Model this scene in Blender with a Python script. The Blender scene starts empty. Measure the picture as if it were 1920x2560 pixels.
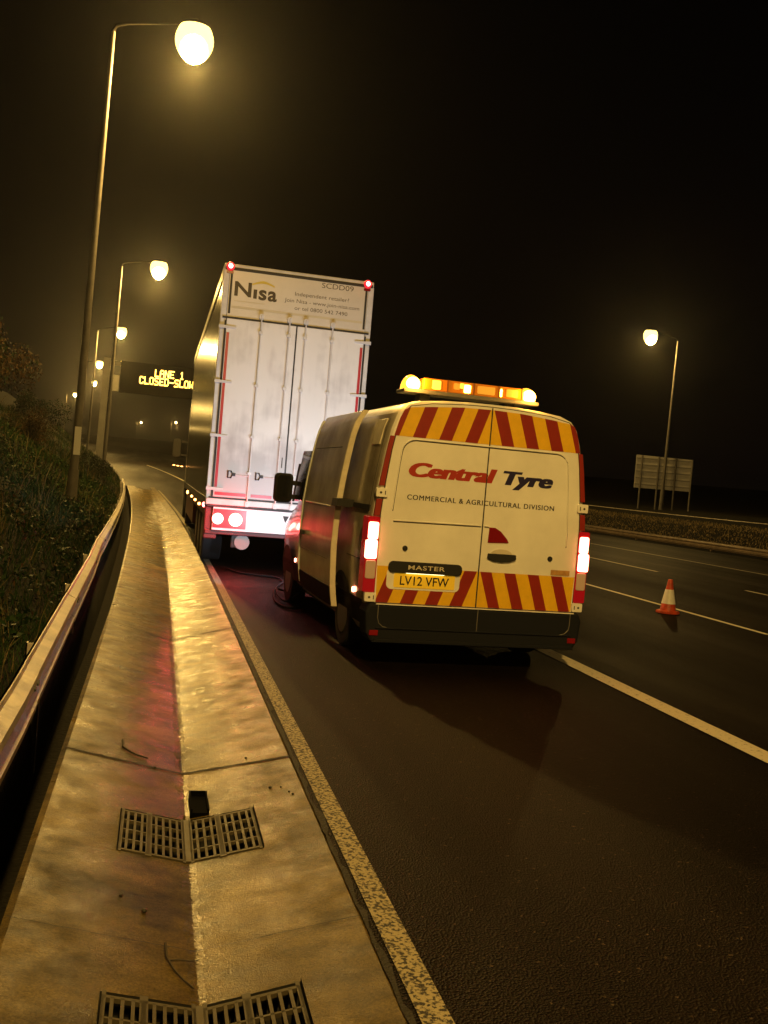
import bpy, math, random
import mathutils
from mathutils import Vector, Matrix
random.seed(7)
scene = bpy.context.scene
C = scene.collection

# ------------------------------------------------------------------ camera
Yc = Vector((-560.0, 118.0, -2450.0)).normalized()
Zc = Vector((1.0, -0.085, 0.0)).cross(Yc).normalized()
Xc = Yc.cross(Zc).normalized()
cam = bpy.data.cameras.new('camera')
cam.sensor_fit = 'VERTICAL'; cam.sensor_height = 24.0
cam.lens = 24.0 * 2450.0 / 2560.0
cam.clip_start = 0.1; cam.clip_end = 4000.0
camo = bpy.data.objects.new('camera', cam); C.objects.link(camo)
camo.matrix_world = Matrix.Translation((0, 0, 1.68)) @ Matrix((Xc, Yc, Zc)).to_4x4()
scene.camera = camo

# ------------------------------------------------------------------ night sky
world = bpy.data.worlds.new('World'); scene.world = world; world.use_nodes = True
wn = world.node_tree; wn.nodes.clear()
wo = wn.nodes.new('ShaderNodeOutputWorld'); bg = wn.nodes.new('ShaderNodeBackground')
tc = wn.nodes.new('ShaderNodeTexCoord'); sx = wn.nodes.new('ShaderNodeSeparateXYZ')
rp = wn.nodes.new('ShaderNodeValToRGB')
wn.links.new(tc.outputs['Generated'], sx.inputs[0]); wn.links.new(sx.outputs['Z'], rp.inputs[0])
rp.color_ramp.elements[0].position = 0.0; rp.color_ramp.elements[0].color = (0.0022, 0.0014, 0.0009, 1)
rp.color_ramp.elements[1].position = 0.45; rp.color_ramp.elements[1].color = (0.0005, 0.0004, 0.0004, 1)
wn.links.new(rp.outputs[0], bg.inputs[0]); bg.inputs[1].default_value = 1.0
wn.links.new(bg.outputs[0], wo.inputs[0])
scene.view_settings.view_transform = 'Standard'
scene.view_settings.look = 'None'
scene.view_settings.exposure = 0.0
scene.view_settings.gamma = 1.0
scene.cycles.use_denoising = True
scene.cycles.max_bounces = 6
scene.cycles.volume_bounces = 0
scene.cycles.sample_clamp_indirect = 4.0
LAMP_W = 8000.0            # power of one street lamp
SODIUM = (1.0, 0.60, 0.14)

# ------------------------------------------------------------------ helpers
def lk(nt, a, b): nt.links.new(a, b)

def mat(name, col, rough=0.5, metal=0.0, var=0.0, scale=8.0, bump=0.0, bscale=60.0, coat=0.0,
        emit=None, es=0.0, rvar=0.0, spec=0.5, col2=None, lo=0.35, hi=0.65, trans=0.0, detail=6):
    m = bpy.data.materials.new(name); m.use_nodes = True
    nt = m.node_tree; b = nt.nodes['Principled BSDF']
    b.inputs['Base Color'].default_value = (*col, 1); b.inputs['Roughness'].default_value = rough
    b.inputs['Metallic'].default_value = metal; b.inputs['Specular IOR Level'].default_value = spec
    b.inputs['Coat Weight'].default_value = coat; b.inputs['Coat Roughness'].default_value = 0.06
    b.inputs['Transmission Weight'].default_value = trans
    tc = nt.nodes.new('ShaderNodeTexCoord')
    n = nt.nodes.new('ShaderNodeTexNoise'); n.inputs['Scale'].default_value = scale; n.inputs['Detail'].default_value = detail
    n.inputs['Roughness'].default_value = 0.62
    lk(nt, tc.outputs['Object'], n.inputs['Vector'])
    if var > 0 or col2:
        r = nt.nodes.new('ShaderNodeValToRGB')
        c2 = col2 or tuple(max(0, c * (1 - var)) for c in col)
        r.color_ramp.elements[0].position = lo; r.color_ramp.elements[0].color = (*c2, 1)
        r.color_ramp.elements[1].position = hi; r.color_ramp.elements[1].color = (*col, 1)
        lk(nt, n.outputs['Fac'], r.inputs[0]); lk(nt, r.outputs[0], b.inputs['Base Color'])
    if rvar > 0:
        mr = nt.nodes.new('ShaderNodeMapRange')
        mr.inputs[1].default_value = 0.3; mr.inputs[2].default_value = 0.7
        mr.inputs[3].default_value = max(0.03, rough - rvar); mr.inputs[4].default_value = min(1, rough + rvar)
        lk(nt, n.outputs['Fac'], mr.inputs[0]); lk(nt, mr.outputs[0], b.inputs['Roughness'])
    if bump > 0:
        n2 = nt.nodes.new('ShaderNodeTexNoise'); n2.inputs['Scale'].default_value = bscale; n2.inputs['Detail'].default_value = 4
        lk(nt, tc.outputs['Object'], n2.inputs['Vector'])
        bp = nt.nodes.new('ShaderNodeBump'); bp.inputs['Strength'].default_value = bump; bp.inputs['Distance'].default_value = 0.02
        lk(nt, n2.outputs['Fac'], bp.inputs['Height']); lk(nt, bp.outputs[0], b.inputs['Normal'])
    if emit:
        b.inputs['Emission Color'].default_value = (*emit, 1); b.inputs['Emission Strength'].default_value = es
    return m

class MB:
    def __init__(s): s.v = []; s.f = []; s.mi = []; s.uv = None
    def add(s, vs, fs, mi=0):
        o = len(s.v); s.v += [tuple(p) for p in vs]
        for f in fs: s.f.append(tuple(i + o for i in f)); s.mi.append(mi)
        return s
    def box(s, x0, x1, y0, y1, z0, z1, mi=0):
        return s.add([(x0,y0,z0),(x1,y0,z0),(x1,y1,z0),(x0,y1,z0),(x0,y0,z1),(x1,y0,z1),(x1,y1,z1),(x0,y1,z1)],
              [(3,2,1,0),(4,5,6,7),(0,1,5,4),(1,2,6,5),(2,3,7,6),(3,0,4,7)], mi)
    def quad(s, a, b, c, d, mi=0): return s.add([a,b,c,d], [(0,1,2,3)], mi)
    def prism(s, poly, y0, y1, mi=0):
        # polygon in (x, z) counter-clockwise seen from -Y, extruded from y0 (front) to y1
        n = len(poly); vs = [(x,y0,z) for x,z in poly] + [(x,y1,z) for x,z in poly]
        fs = [tuple(range(n)), tuple(range(2*n-1, n-1, -1))]
        fs += [((i+1)%n, i, n+i, n+(i+1)%n) for i in range(n)]
        return s.add(vs, fs, mi)
    def cyl(s, p0, p1, r0, r1=None, n=16, cap=True, mi=0):
        r1 = r0 if r1 is None else r1
        p0 = Vector(p0); p1 = Vector(p1); d = (p1-p0).normalized()
        u = d.orthogonal().normalized(); w = d.cross(u)
        vs = []
        for p, r in ((p0,r0),(p1,r1)):
            for k in range(n):
                a = 2*math.pi*k/n; vs.append(p + (u*math.cos(a)+w*math.sin(a))*r)
        fs = [(k,(k+1)%n,n+(k+1)%n,n+k) for k in range(n)]
        if cap: fs += [tuple(range(n-1,-1,-1)), tuple(range(n,2*n))]
        return s.add(vs, fs, mi)
    def tube(s, pts, r, n=8, closed=False, mi=0):
        pts = [Vector(p) for p in pts]; m = len(pts); vs = []
        rr = r if isinstance(r, (list, tuple)) else [r]*m
        for i, p in enumerate(pts):
            if closed: d = pts[(i+1)%m]-pts[i-1]
            else: d = pts[min(i+1,m-1)]-pts[max(i-1,0)]
            d.normalize()
            ref = Vector((0,0,1)) if abs(d.z) < 0.9 else Vector((0,1,0))
            u = d.cross(ref).normalized(); w = d.cross(u)
            for k in range(n):
                a = 2*math.pi*k/n; vs.append(p+(u*math.cos(a)+w*math.sin(a))*rr[i])
        fs = []
        for i in range(m if closed else m-1):
            j = (i+1)%m
            fs += [(i*n+k, j*n+k, j*n+(k+1)%n, i*n+(k+1)%n) for k in range(n)]
        if not closed: fs += [tuple(range(n)), tuple(range(m*n-1,(m-1)*n-1,-1))]
        return s.add(vs, fs, mi)
    def loft(s, rings, closed=False, caps=True, mi=0):
        n = len(rings[0]); vs = [p for r in rings for p in r]; fs = []
        for i in range(len(rings)-1):
            for k in range(n if closed else n-1):
                fs.append((i*n+k, i*n+(k+1)%n, (i+1)*n+(k+1)%n, (i+1)*n+k))
        if caps: fs += [tuple(range(n-1,-1,-1)), tuple(range((len(rings)-1)*n, len(rings)*n))]
        return s.add(vs, fs, mi)
    def sphere(s, c, rx, ry, rz, n=16, m=10, t0=0.0, t1=math.pi, mi=0):
        rings = []
        for i in range(m+1):
            t = t0+(t1-t0)*i/m
            rings.append([(c[0]+rx*math.sin(t)*math.cos(2*math.pi*k/n), c[1]+ry*math.sin(t)*math.sin(2*math.pi*k/n), c[2]+rz*math.cos(t)) for k in range(n)])
        return s.loft(rings, closed=True, caps=False, mi=mi)
    def build(s, name, m, parent=None, smooth=None, bevel=0.0, loc=None):
        off = Vector(parent_origin(parent)) if parent else (Vector(loc) if loc else Vector((0,0,0)))
        me = bpy.data.meshes.new(name)
        me.from_pydata([(p[0]-off.x, p[1]-off.y, p[2]-off.z) for p in s.v], [], s.f)
        for mm in (m if isinstance(m, (list,tuple)) else [m]): me.materials.append(mm)
        me.polygons.foreach_set('material_index', s.mi)
        if smooth is not None:
            me.polygons.foreach_set('use_smooth', [True]*len(s.f)); me.set_sharp_from_angle(angle=math.radians(smooth))
        if s.uv:
            ul = me.uv_layers.new(name='UVMap')
            for lp in me.loops: ul.data[lp.index].uv = s.uv[lp.vertex_index]
        me.update()
        o = bpy.data.objects.new(name, me); C.objects.link(o)
        if parent: o.parent = parent
        elif loc: o.location = loc
        if bevel > 0:
            bm = o.modifiers.new('bevel','BEVEL'); bm.width = bevel; bm.segments = 2; bm.limit_method = 'ANGLE'; bm.angle_limit = math.radians(50)
        return o

def parent_origin(p):
    v = Vector((0,0,0))
    while p: v += p.location; p = p.parent
    return v

def tag(o, label=None, cat=None, group=None, kind=None):
    if label: o['label'] = label
    if cat: o['category'] = cat
    if group: o['group'] = group
    if kind: o['kind'] = kind
    return o

def thing(name, loc, label, cat, group=None):
    o = bpy.data.objects.new(name, None); C.objects.link(o); o.location = loc; o.empty_display_size = 0.2
    return tag(o, label, cat, group)

def copy_tree(o, parent=None):
    c = o.copy(); C.objects.link(c); c.parent = parent
    for ch in o.children: copy_tree(ch, c)
    return c

def text(body, x, z, width, height, y, m, name, parent, shear=0.0, bold=0.0, fat=0.0, spacing=1.0):
    # flat lettering facing -Y: left edge x, baseline z, cap height, total width
    cu = bpy.data.curves.new(name, 'FONT'); cu.body = body; cu.size = 1.0; cu.shear = shear; cu.offset = bold
    cu.space_character = spacing; cu.resolution_u = 4
    o = bpy.data.objects.new(name, cu); C.objects.link(o)
    dg = bpy.context.evaluated_depsgraph_get(); dg.update()
    me0 = bpy.data.meshes.new_from_object(o.evaluated_get(dg))
    vs = [v.co.copy() for v in me0.vertices]; fs = [tuple(p.vertices) for p in me0.polygons]
    bpy.data.objects.remove(o); bpy.data.curves.remove(cu); bpy.data.meshes.remove(me0)
    x0 = min(v.x for v in vs); x1 = max(v.x for v in vs); sxx = width/(x1-x0); szz = height/0.70
    mb = MB()
    for k, dx in enumerate((0.0, fat, -fat) if fat else (0.0,)):
        mb.add([(x+(v.x-x0)*sxx+dx, y-.0003*k, z+v.y*szz) for v in vs], fs)
    return mb.build(name, m, parent)

def clip(poly, conv):
    out = list(poly)
    n = len(conv)
    for i in range(n):
        a = conv[i]; b = conv[(i+1)%n]; inp = out; out = []
        if not inp: break
        side = lambda p: (b[0]-a[0])*(p[1]-a[1])-(b[1]-a[1])*(p[0]-a[0])
        for k in range(len(inp)):
            p = inp[k-1]; q = inp[k]; sp = side(p); sq = side(q)
            if (sp >= 0) != (sq >= 0):
                t = sp/(sp-sq); out.append((p[0]+(q[0]-p[0])*t, p[1]+(q[1]-p[1])*t))
            if sq >= 0: out.append(q)
    return out

def rrect(x0, x1, z0, z1, r, n=5):
    pts = []
    for cx, cz, a0 in ((x1-r,z0+r,-90),(x1-r,z1-r,0),(x0+r,z1-r,90),(x0+r,z0+r,180)):
        for k in range(n+1):
            a = math.radians(a0+90*k/n); pts.append((cx+r*math.cos(a), cz+r*math.sin(a)))
    return pts

# ------------------------------------------------------------------ lie of the land
def gz(y):            # the carriageway falls level past the camera then climbs away
    if y < 42: return 0.0
    if y < 90: return 0.028*(y-42)**2/96.0
    if y < 420: return 0.028*24 + 0.028*(y-90)
    return 0.028*24 + 0.028*330
def cx(y):            # gentle left-hand bend
    if y < 12: return 0.0
    t = min(y, 420)-12
    return -t*t/(2*1300.0) - max(t-45, 0)**2*0.00033 - (0 if y < 420 else (y-420)*0.56)
def slab_left(y): return -0.43 + cx(y) - (min(max(y-12, 0), 45)*0.009)
ROADS = [-70,-40,-25,-15,-8,-4,-2,0,1,2,2.74,3.30,3.6,4.52,5.08,5.4,6,7,8,10,12,14,16,18,20,23,26,30,34,38,42,46,50,55,60,66,72,80,88,96,105,115,125,140,155,170,190,210,235,260,290,320,360,400,440,500,600,750,950]

def strip(y_list, xs_of_y, zs_of_y, mats, name, uv=False):
    mb = MB(); n = len(xs_of_y(0)); mb.uv = [] if uv else None
    for y in y_list:
        xs = xs_of_y(y); zs = zs_of_y(y)
        for k in range(n):
            mb.v.append((xs[k], y, zs[k]))
            if uv: mb.uv.append((k/(n-1), y*0.1))
    for i in range(len(y_list)-1):
        for k in range(n-1):
            mb.f.append((i*n+k, i*n+k+1, (i+1)*n+k+1, (i+1)*n+k)); mb.mi.append(0)
    return mb

# ------------------------------------------------------------------ ground materials
def asphalt_mat():
    m = mat('asphalt', (0.030,0.027,0.025), 0.5, var=0.0)
    nt = m.node_tree; b = nt.nodes['Principled BSDF']; tc = nt.nodes['Texture Coordinate']
    v = nt.nodes.new('ShaderNodeTexVoronoi'); v.inputs['Scale'].default_value = 100
    lk(nt, tc.outputs['Object'], v.inputs['Vector'])
    r = nt.nodes.new('ShaderNodeValToRGB'); cr = r.color_ramp
    cr.elements[0].position = 0.0; cr.elements[0].color = (0.0016,0.0010,0.0008,1)
    cr.elements[1].position = 0.90; cr.elements[1].color = (0.0080,0.0052,0.0040,1)
    e = cr.elements.new(0.97); e.color = (0.10,0.072,0.052,1)
    lk(nt, v.outputs['Color'], r.inputs[0])
    n = nt.nodes.new('ShaderNodeTexNoise'); n.inputs['Scale'].default_value = 0.45; n.inputs['Detail'].default_value = 5
    mp = nt.nodes.new('ShaderNodeMapping'); mp.inputs['Scale'].default_value = (1.6,0.12,1)
    lk(nt, tc.outputs['Object'], mp.inputs[0]); lk(nt, mp.outputs[0], n.inputs['Vector'])
    mr = nt.nodes.new('ShaderNodeMapRange'); mr.inputs[1].default_value = .3; mr.inputs[2].default_value = .7; mr.inputs[3].default_value = 0.45; mr.inputs[4].default_value = 1.6
    lk(nt, n.outputs['Fac'], mr.inputs[0])
    mx = nt.nodes.new('ShaderNodeMix'); mx.data_type = 'RGBA'; mx.blend_type = 'MULTIPLY'; mx.inputs[0].default_value = 1
    lk(nt, r.outputs[0], mx.inputs[6]); lk(nt, mr.outputs[0], mx.inputs[7]); lk(nt, mx.outputs[2], b.inputs['Base Color'])
    m2 = nt.nodes.new('ShaderNodeMapRange'); m2.inputs[1].default_value = .3; m2.inputs[2].default_value = .7; m2.inputs[3].default_value = 0.64; m2.inputs[4].default_value = 0.50
    b.inputs['Specular IOR Level'].default_value = 0.060; b.inputs['Specular Tint'].default_value = (1.0,0.80,0.62,1)
    lk(nt, n.outputs['Fac'], m2.inputs[0]); lk(nt, m2.outputs[0], b.inputs['Roughness'])
    bp = nt.nodes.new('ShaderNodeBump'); bp.inputs['Strength'].default_value = 0.95; bp.inputs['Distance'].default_value = 0.007
    lk(nt, v.outputs['Distance'], bp.inputs['Height']); lk(nt, bp.outputs[0], b.inputs['Normal'])
    return m
def concrete_mat():
    m = mat('wet_concrete', (0.36,0.33,0.28), 0.4)
    nt = m.node_tree; b = nt.nodes['Principled BSDF']; tc = nt.nodes['Texture Coordinate']
    def noise(scale, vec=None, det=6, rough=.6):
        n = nt.nodes.new('ShaderNodeTexNoise'); n.inputs['Scale'].default_value = scale; n.inputs['Detail'].default_value = det
        n.inputs['Roughness'].default_value = rough
        lk(nt, vec or tc.outputs['Object'], n.inputs['Vector']); return n
    mp = nt.nodes.new('ShaderNodeMapping'); mp.inputs['Scale'].default_value = (1.0,1.7,1)
    lk(nt, tc.outputs['Object'], mp.inputs[0])
    big = noise(1.4, None, 12, .66); mid = noise(3.4, mp.outputs[0], 10, .66); fine = noise(95, None, 4, .7)
    r = nt.nodes.new('ShaderNodeValToRGB'); cr = r.color_ramp
    cr.elements[0].position = 0.36; cr.elements[0].color = (0.010,0.0075,0.004,1)
    cr.elements[1].position = 0.62; cr.elements[1].color = (0.185,0.135,0.050,1)
    e = cr.elements.new(0.47); e.color = (0.075,0.055,0.023,1)
    mx = nt.nodes.new('ShaderNodeMix'); mx.data_type = 'FLOAT'; mx.inputs[0].default_value = 0.5
    lk(nt, big.outputs['Fac'], mx.inputs[2]); lk(nt, mid.outputs['Fac'], mx.inputs[3]); lk(nt, mx.outputs[0], r.inputs[0])
    # grit
    r2 = nt.nodes.new('ShaderNodeMapRange'); r2.inputs[1].default_value = .3; r2.inputs[2].default_value = .7; r2.inputs[3].default_value = .55; r2.inputs[4].default_value = 1.40
    lk(nt, fine.outputs['Fac'], r2.inputs[0])
    mu = nt.nodes.new('ShaderNodeMix'); mu.data_type = 'RGBA'; mu.blend_type = 'MULTIPLY'; mu.inputs[0].default_value = 1
    lk(nt, r.outputs[0], mu.inputs[6]); lk(nt, r2.outputs[0], mu.inputs[7]); lk(nt, mu.outputs[2], b.inputs['Base Color'])
    # wetness: film is patchy, and stands in the fold of the channel
    uv = nt.nodes.new('ShaderNodeUVMap'); uv.uv_map = 'UVMap'
    su = nt.nodes.new('ShaderNodeSeparateXYZ'); lk(nt, uv.outputs[0], su.inputs[0])
    sb = nt.nodes.new('ShaderNodeMath'); sb.operation = 'SUBTRACT'; sb.inputs[1].default_value = 0.5; lk(nt, su.outputs[0], sb.inputs[0])
    wob = noise(9, None, 4); wm = nt.nodes.new('ShaderNodeMath'); wm.operation = 'MULTIPLY_ADD'; wm.inputs[1].default_value = 0.05; lk(nt, wob.outputs['Fac'], wm.inputs[0]); lk(nt, sb.outputs[0], wm.inputs[2])
    w2 = nt.nodes.new('ShaderNodeMath'); w2.operation = 'SUBTRACT'; w2.inputs[1].default_value = 0.022; lk(nt, wm.outputs[0], w2.inputs[0])
    ab = nt.nodes.new('ShaderNodeMath'); ab.operation = 'ABSOLUTE'; lk(nt, w2.outputs[0], ab.inputs[0])
    ch = nt.nodes.new('ShaderNodeMapRange'); ch.inputs[1].default_value = 0.03; ch.inputs[2].default_value = 0.36; ch.inputs[3].default_value = 0.0; ch.inputs[4].default_value = 1.0
    lk(nt, ab.outputs[0], ch.inputs[0])
    wet = noise(4.5, None, 8, .65); wr = nt.nodes.new('ShaderNodeMapRange'); wr.inputs[1].default_value = .22; wr.inputs[2].default_value = .78; wr.inputs[3].default_value = 0.20; wr.inputs[4].default_value = 0.46
    lk(nt, wet.outputs['Fac'], wr.inputs[0])
    mm = nt.nodes.new('ShaderNodeMath'); mm.operation = 'MULTIPLY'; lk(nt, wr.outputs[0], mm.inputs[0]); 
    cl = nt.nodes.new('ShaderNodeMapRange'); cl.inputs[1].default_value = 0; cl.inputs[2].default_value = 1; cl.inputs[3].default_value = 0.42; cl.inputs[4].default_value = 1
    lk(nt, ch.outputs[0], cl.inputs[0]); lk(nt, cl.outputs[0], mm.inputs[1]); lk(nt, mm.outputs[0], b.inputs['Coat Roughness'])
    b.inputs['Roughness'].default_value = 0.85
    cw = nt.nodes.new('ShaderNodeMapRange'); cw.inputs[1].default_value = .25; cw.inputs[2].default_value = .75; cw.inputs[3].default_value = 0.92; cw.inputs[4].default_value = 0.18
    lk(nt, wet.outputs['Fac'], cw.inputs[0]); lk(nt, cw.outputs[0], b.inputs['Coat Weight'])
    b.inputs['Coat IOR'].default_value = 1.16; b.inputs['Coat Tint'].default_value = (1.0,0.93,0.72,1)
    b.inputs['Specular IOR Level'].default_value = 0.052; b.inputs['Specular Tint'].default_value = (1.0,0.88,0.45,1)
    # relief: brushed finish plus rubble in the fold
    brush = noise(70, mp.outputs[0], 5, .75)
    inv = nt.nodes.new('ShaderNodeMapRange'); inv.inputs[1].default_value = 0.0; inv.inputs[2].default_value = 0.024; inv.inputs[3].default_value = 7.0; inv.inputs[4].default_value = 0.0
    lk(nt, ab.outputs[0], inv.inputs[0])
    peb = noise(38, None, 2); pm = nt.nodes.new('ShaderNodeMath'); pm.operation = 'MULTIPLY'; lk(nt, peb.outputs['Fac'], pm.inputs[0]); lk(nt, inv.outputs[0], pm.inputs[1])
    ad = nt.nodes.new('ShaderNodeMath'); ad.operation = 'ADD'; lk(nt, brush.outputs['Fac'], ad.inputs[0]); lk(nt, pm.outputs[0], ad.inputs[1])
    ad2 = nt.nodes.new('ShaderNodeMath'); ad2.operation = 'ADD'; lk(nt, ad.outputs[0], ad2.inputs[0])
    lum = nt.nodes.new('ShaderNodeMath'); lum.operation = 'MULTIPLY'; lum.inputs[1].default_value = 0.12; lk(nt, big.outputs['Fac'], lum.inputs[0]); lk(nt, lum.outputs[0], ad2.inputs[1])
    grit = noise(190, None, 3, .7); gm_ = nt.nodes.new('ShaderNodeMath'); gm_.operation = 'MULTIPLY_ADD'; gm_.inputs[1].default_value = 0.8
    lk(nt, grit.outputs['Fac'], gm_.inputs[0]); lk(nt, ad2.outputs[0], gm_.inputs[2]); ad2 = gm_
    bp = nt.nodes.new('ShaderNodeBump'); bp.inputs['Strength'].default_value = 1.0; bp.inputs['Distance'].default_value = 0.009
    lk(nt, ad2.outputs[0], bp.inputs['Height']); lk(nt, bp.outputs[0], b.inputs['Normal'])
    cb_ = nt.nodes.new('ShaderNodeBump'); cb_.inputs["Strength"].default_value = 0.18; cb_.inputs['Distance'].default_value = 0.008
    lk(nt, ad2.outputs[0], cb_.inputs['Height']); lk(nt, cb_.outputs[0], b.inputs['Coat Normal'])
    return m
def worn_paint(name, hi, scale, lo_t, hi_t, under=(0.03,0.027,0.025)):
    m = mat(name, hi, 0.6, spec=.1, col2=under, scale=scale, lo=lo_t, hi=hi_t, bump=0.4, bscale=90, detail=4)
    return m
M_ASPH = asphalt_mat(); M_CONC = concrete_mat()
M_LINE = worn_paint('edge_line_paint', (0.31,0.265,0.165), 60, 0.44, 0.53)
M_LANE = worn_paint('lane_line_paint', (0.62,0.57,0.46), 24, 0.28, 0.42)
M_SOIL = mat('soil', (0.007,0.0058,0.003), 0.95, spec=.1, var=0.5, scale=3, bump=0.8, bscale=20)
M_DIRT = mat('dirt', (0.018,0.015,0.011), 0.85, var=0.5, scale=20, bump=0.8, bscale=70)

# ------------------------------------------------------------------ setting: ground sheet, road, gutter
YL = ROADS
def bank_h(dx):
    pts = [(-1,-0.6),(0.0,-0.6),(0.25,-0.6),(0.29,-0.10),(0.6,0.10),(1.6,0.72),(3.2,1.75),(5.5,3.4),(9,5.6),(16,7.6),(30,9.5),(80,12),(400,16)]
    for (a,b),(c,d) in zip(pts, pts[1:]):
        if dx <= c: return b+(d-b)*(dx-a)/(c-a)
    return pts[-1][1]
DX = [0.0,0.25,0.29,0.6,1.1,1.6,2.4,3.2,4.3,5.5,7,9,12,16,22,30,50,80,180,400]
def bank_xs(y): return [slab_left(y)-d for d in DX[::-1]]
def bank_zs(y): return [gz(y)+bank_h(d)+(0 if d < .5 else 0.09*math.sin(y*0.9+d*2)+0.12*math.sin(y*.37+d)) for d in DX[::-1]]
tag(strip(YL, bank_xs, bank_zs, None, 'embankment').build('embankment', M_SOIL, smooth=60), kind='structure')
BX = [22.95,23.3,24.2,25.4,26.4,28,33,45,80,200,700]
BH = [0.0,0.06,0.45,0.92,1.05,1.25,1.5,1.6,1.8,3,8]
tag(strip(YL, lambda y:[x+cx(y)*(1 if x < 100 else .3) for x in BX], lambda y:[gz(y)+h for h in BH], None, 'verge').build('verge', M_SOIL, smooth=60), kind='structure')
gb = MB(); gb.quad((-900,-150,-1.2),(900,-150,-1.2),(900,1100,-1.2),(-900,1100,-1.2))
tag(gb.build('ground', M_SOIL), kind='structure')
tag(strip(YL, lambda y:[(0.905+cx(y)*0.98 if y <= 60 else slab_left(y)-.3), 8+cx(y), 15+cx(y), 22.95+cx(y)], lambda y:[gz(y)-.004]*4, None, 'road').build('road', M_ASPH), kind='structure')

# gutter: V-shaped concrete channel with openings under the two grates
GR = [(2.74,3.30),(4.52,5.08)]
GX0, GCH, GX1 = -0.060, 0.268, 0.610
def gut_x(y):
    l = slab_left(y); c = GCH+cx(y); r = 0.905+cx(y)
    return [l, l+0.03, GX0+cx(y), GX0+.14+cx(y), c, c+.165, GX1+cx(y), r-.02, r]
VD = 0.140
def vz(x, y):
    c = GCH+cx(y); l = slab_left(y); r = 0.905+cx(y)
    return gz(y)-VD*min(1.0, max(0.06, (60-y)/16))*(1-((c-x)/(c-l) if x < c else (x-c)/(r-c)))
gut = MB(); gut.uv = []
yl = [y for y in YL if y <= 66]
dense = []
for a, b in zip(yl, yl[1:]): dense.append(a)
dense.append(yl[-1]); n = 9
for y in dense:
    xs = gut_x(y); c = xs[4]
    for k, x in enumerate(xs):
        gut.v.append((x, y, vz(x,y)-(0.012 if k in (0,8) else 0)))
        u = 0.5+0.5*((x-c)/(c-xs[0]) if x < c else (x-c)/(xs[8]-c)); gut.uv.append((u, y*.1))
for i in range(len(dense)-1):
    for k in range(n-1):
        ym = (dense[i]+dense[i+1])/2
        if any(a < ym < b for a, b in GR) and 2 <= k <= 5: continue
        gut.f.append((i*n+k,i*n+k+1,(i+1)*n+k+1,(i+1)*n+k)); gut.mi.append(0)
# outer face of the slab
o = len(gut.v)
for y in dense:
    x = slab_left(y); gut.v += [(x,y,vz(x,y)-.012),(x-.01,y,gz(y)-.7)]; gut.uv += [(0,y*.1)]*2
for i in range(len(dense)-1): gut.f.append((o+2*i+1,o+2*i,o+2*i+2,o+2*i+3)); gut.mi.append(0)
gutter = tag(gut.build('gutter', M_CONC), kind='structure')
# casting joints and pits belong to the gutter
jm = MB()
def joint(yl_, yc, yr, w=0.030, wob=0.012):
    pl = [(slab_left(yl_)+.01, yl_), (-.2+cx(yc), (yl_*0.65+yc*.35)), (0.05+cx(yc),(yl_*.3+yc*.7)), (GCH+cx(yc), yc), (.5+cx(yc),(yc*.6+yr*.4)), (.9+cx(yc), yr)]
    P = []
    for (a,b),(c,d) in zip(pl, pl[1:]):
        for k in range(6): t=k/6; P.append((a+(c-a)*t, b+(d-b)*t+random.uniform(-wob,wob)*.4, w*random.uniform(.6,1.3)))
    P.append((*pl[-1], w))
    for (a,b,w0),(c,d,w1) in zip(P,P[1:]):
        jm.quad((a,b-w0/2,vz(a,b)+.004),(c,d-w1/2,vz(c,d)+.004),(c,d+w1/2,vz(c,d)+.004),(a,b+w0/2,vz(a,b)+.004))
joint(5.90,5.86,5.80)
joint(3.70,3.68,3.66,.004,.006)
for yy in (10.4,15.2,20.1,25,30,35,40,45): joint(yy+.3,yy,yy+.2,.022+.0008*yy)
jm.build('casting_joint', M_DIRT, gutter)
for a, b in GR:
    pb = MB(); pb.box(GX0-.01, GX1+.01, a-.01, b+.01, -.62, -.60)
    z1_, z2_ = -.6, -.05
    pb.quad((GX0,a,z1_),(GX0,b,z1_),(GX0,b,z2_),(GX0,a,z2_)); pb.quad((GX1,b,z1_),(GX1,a,z1_),(GX1,a,z2_),(GX1,b,z2_))
    zf = lambda x: vz(x,a)-.002
    for y_ in (a,b):
        pb.add([(GX0,y_,z1_),(GX1,y_,z1_),(GX1,y_,zf(GX1)),(GCH,y_,zf(GCH)),(GX0,y_,zf(GX0))], [(0,1,2,3,4)])
    pb.build('drain_pit', mat('pit_dark',(0.010,0.009,0.007),.8), gutter)
# ragged dirt seam between slab and edge line
dm = MB(); prev = None
y = -1.0
while y < 60:
    w = random.uniform(.006,.03)*(1.4 if random.random() < .15 else 1); x0 = 0.900+cx(y)-random.uniform(0,.010)
    cur = (x0-.004, x0+w, y)
    if prev: dm.quad((prev[0],prev[2],gz(y)+.002),(prev[1],prev[2],gz(y)+.002),(cur[1],cur[2],gz(y)+.002),(cur[0],cur[2],gz(y)+.002))
    prev = cur; y += random.uniform(.05,.14)
dm.build('dirt_seam', M_DIRT, gutter)

# painted lines
def line(y0, y1, x, w, m, name='road_marking', taper=False, step=4.0):
    mb = MB(); ys = [y0]
    while ys[-1] < y1-1e-6: ys.append(min(y1, ys[-1]+step))
    for a, b in zip(ys, ys[1:]):
        mb.quad((x-w/2+cx(a),a,gz(a)+.004),(x+w/2+cx(a),a,gz(a)+.004),(x+w/2+cx(b),b,gz(b)+.004),(x-w/2+cx(b),b,gz(b)+.004))
    return tag(mb.build(name, m), kind='structure')
line(-20, 62, 0.985, 0.105, M_LINE)
line(-20, 120, 4.280, 0.20, M_LANE)
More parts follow.
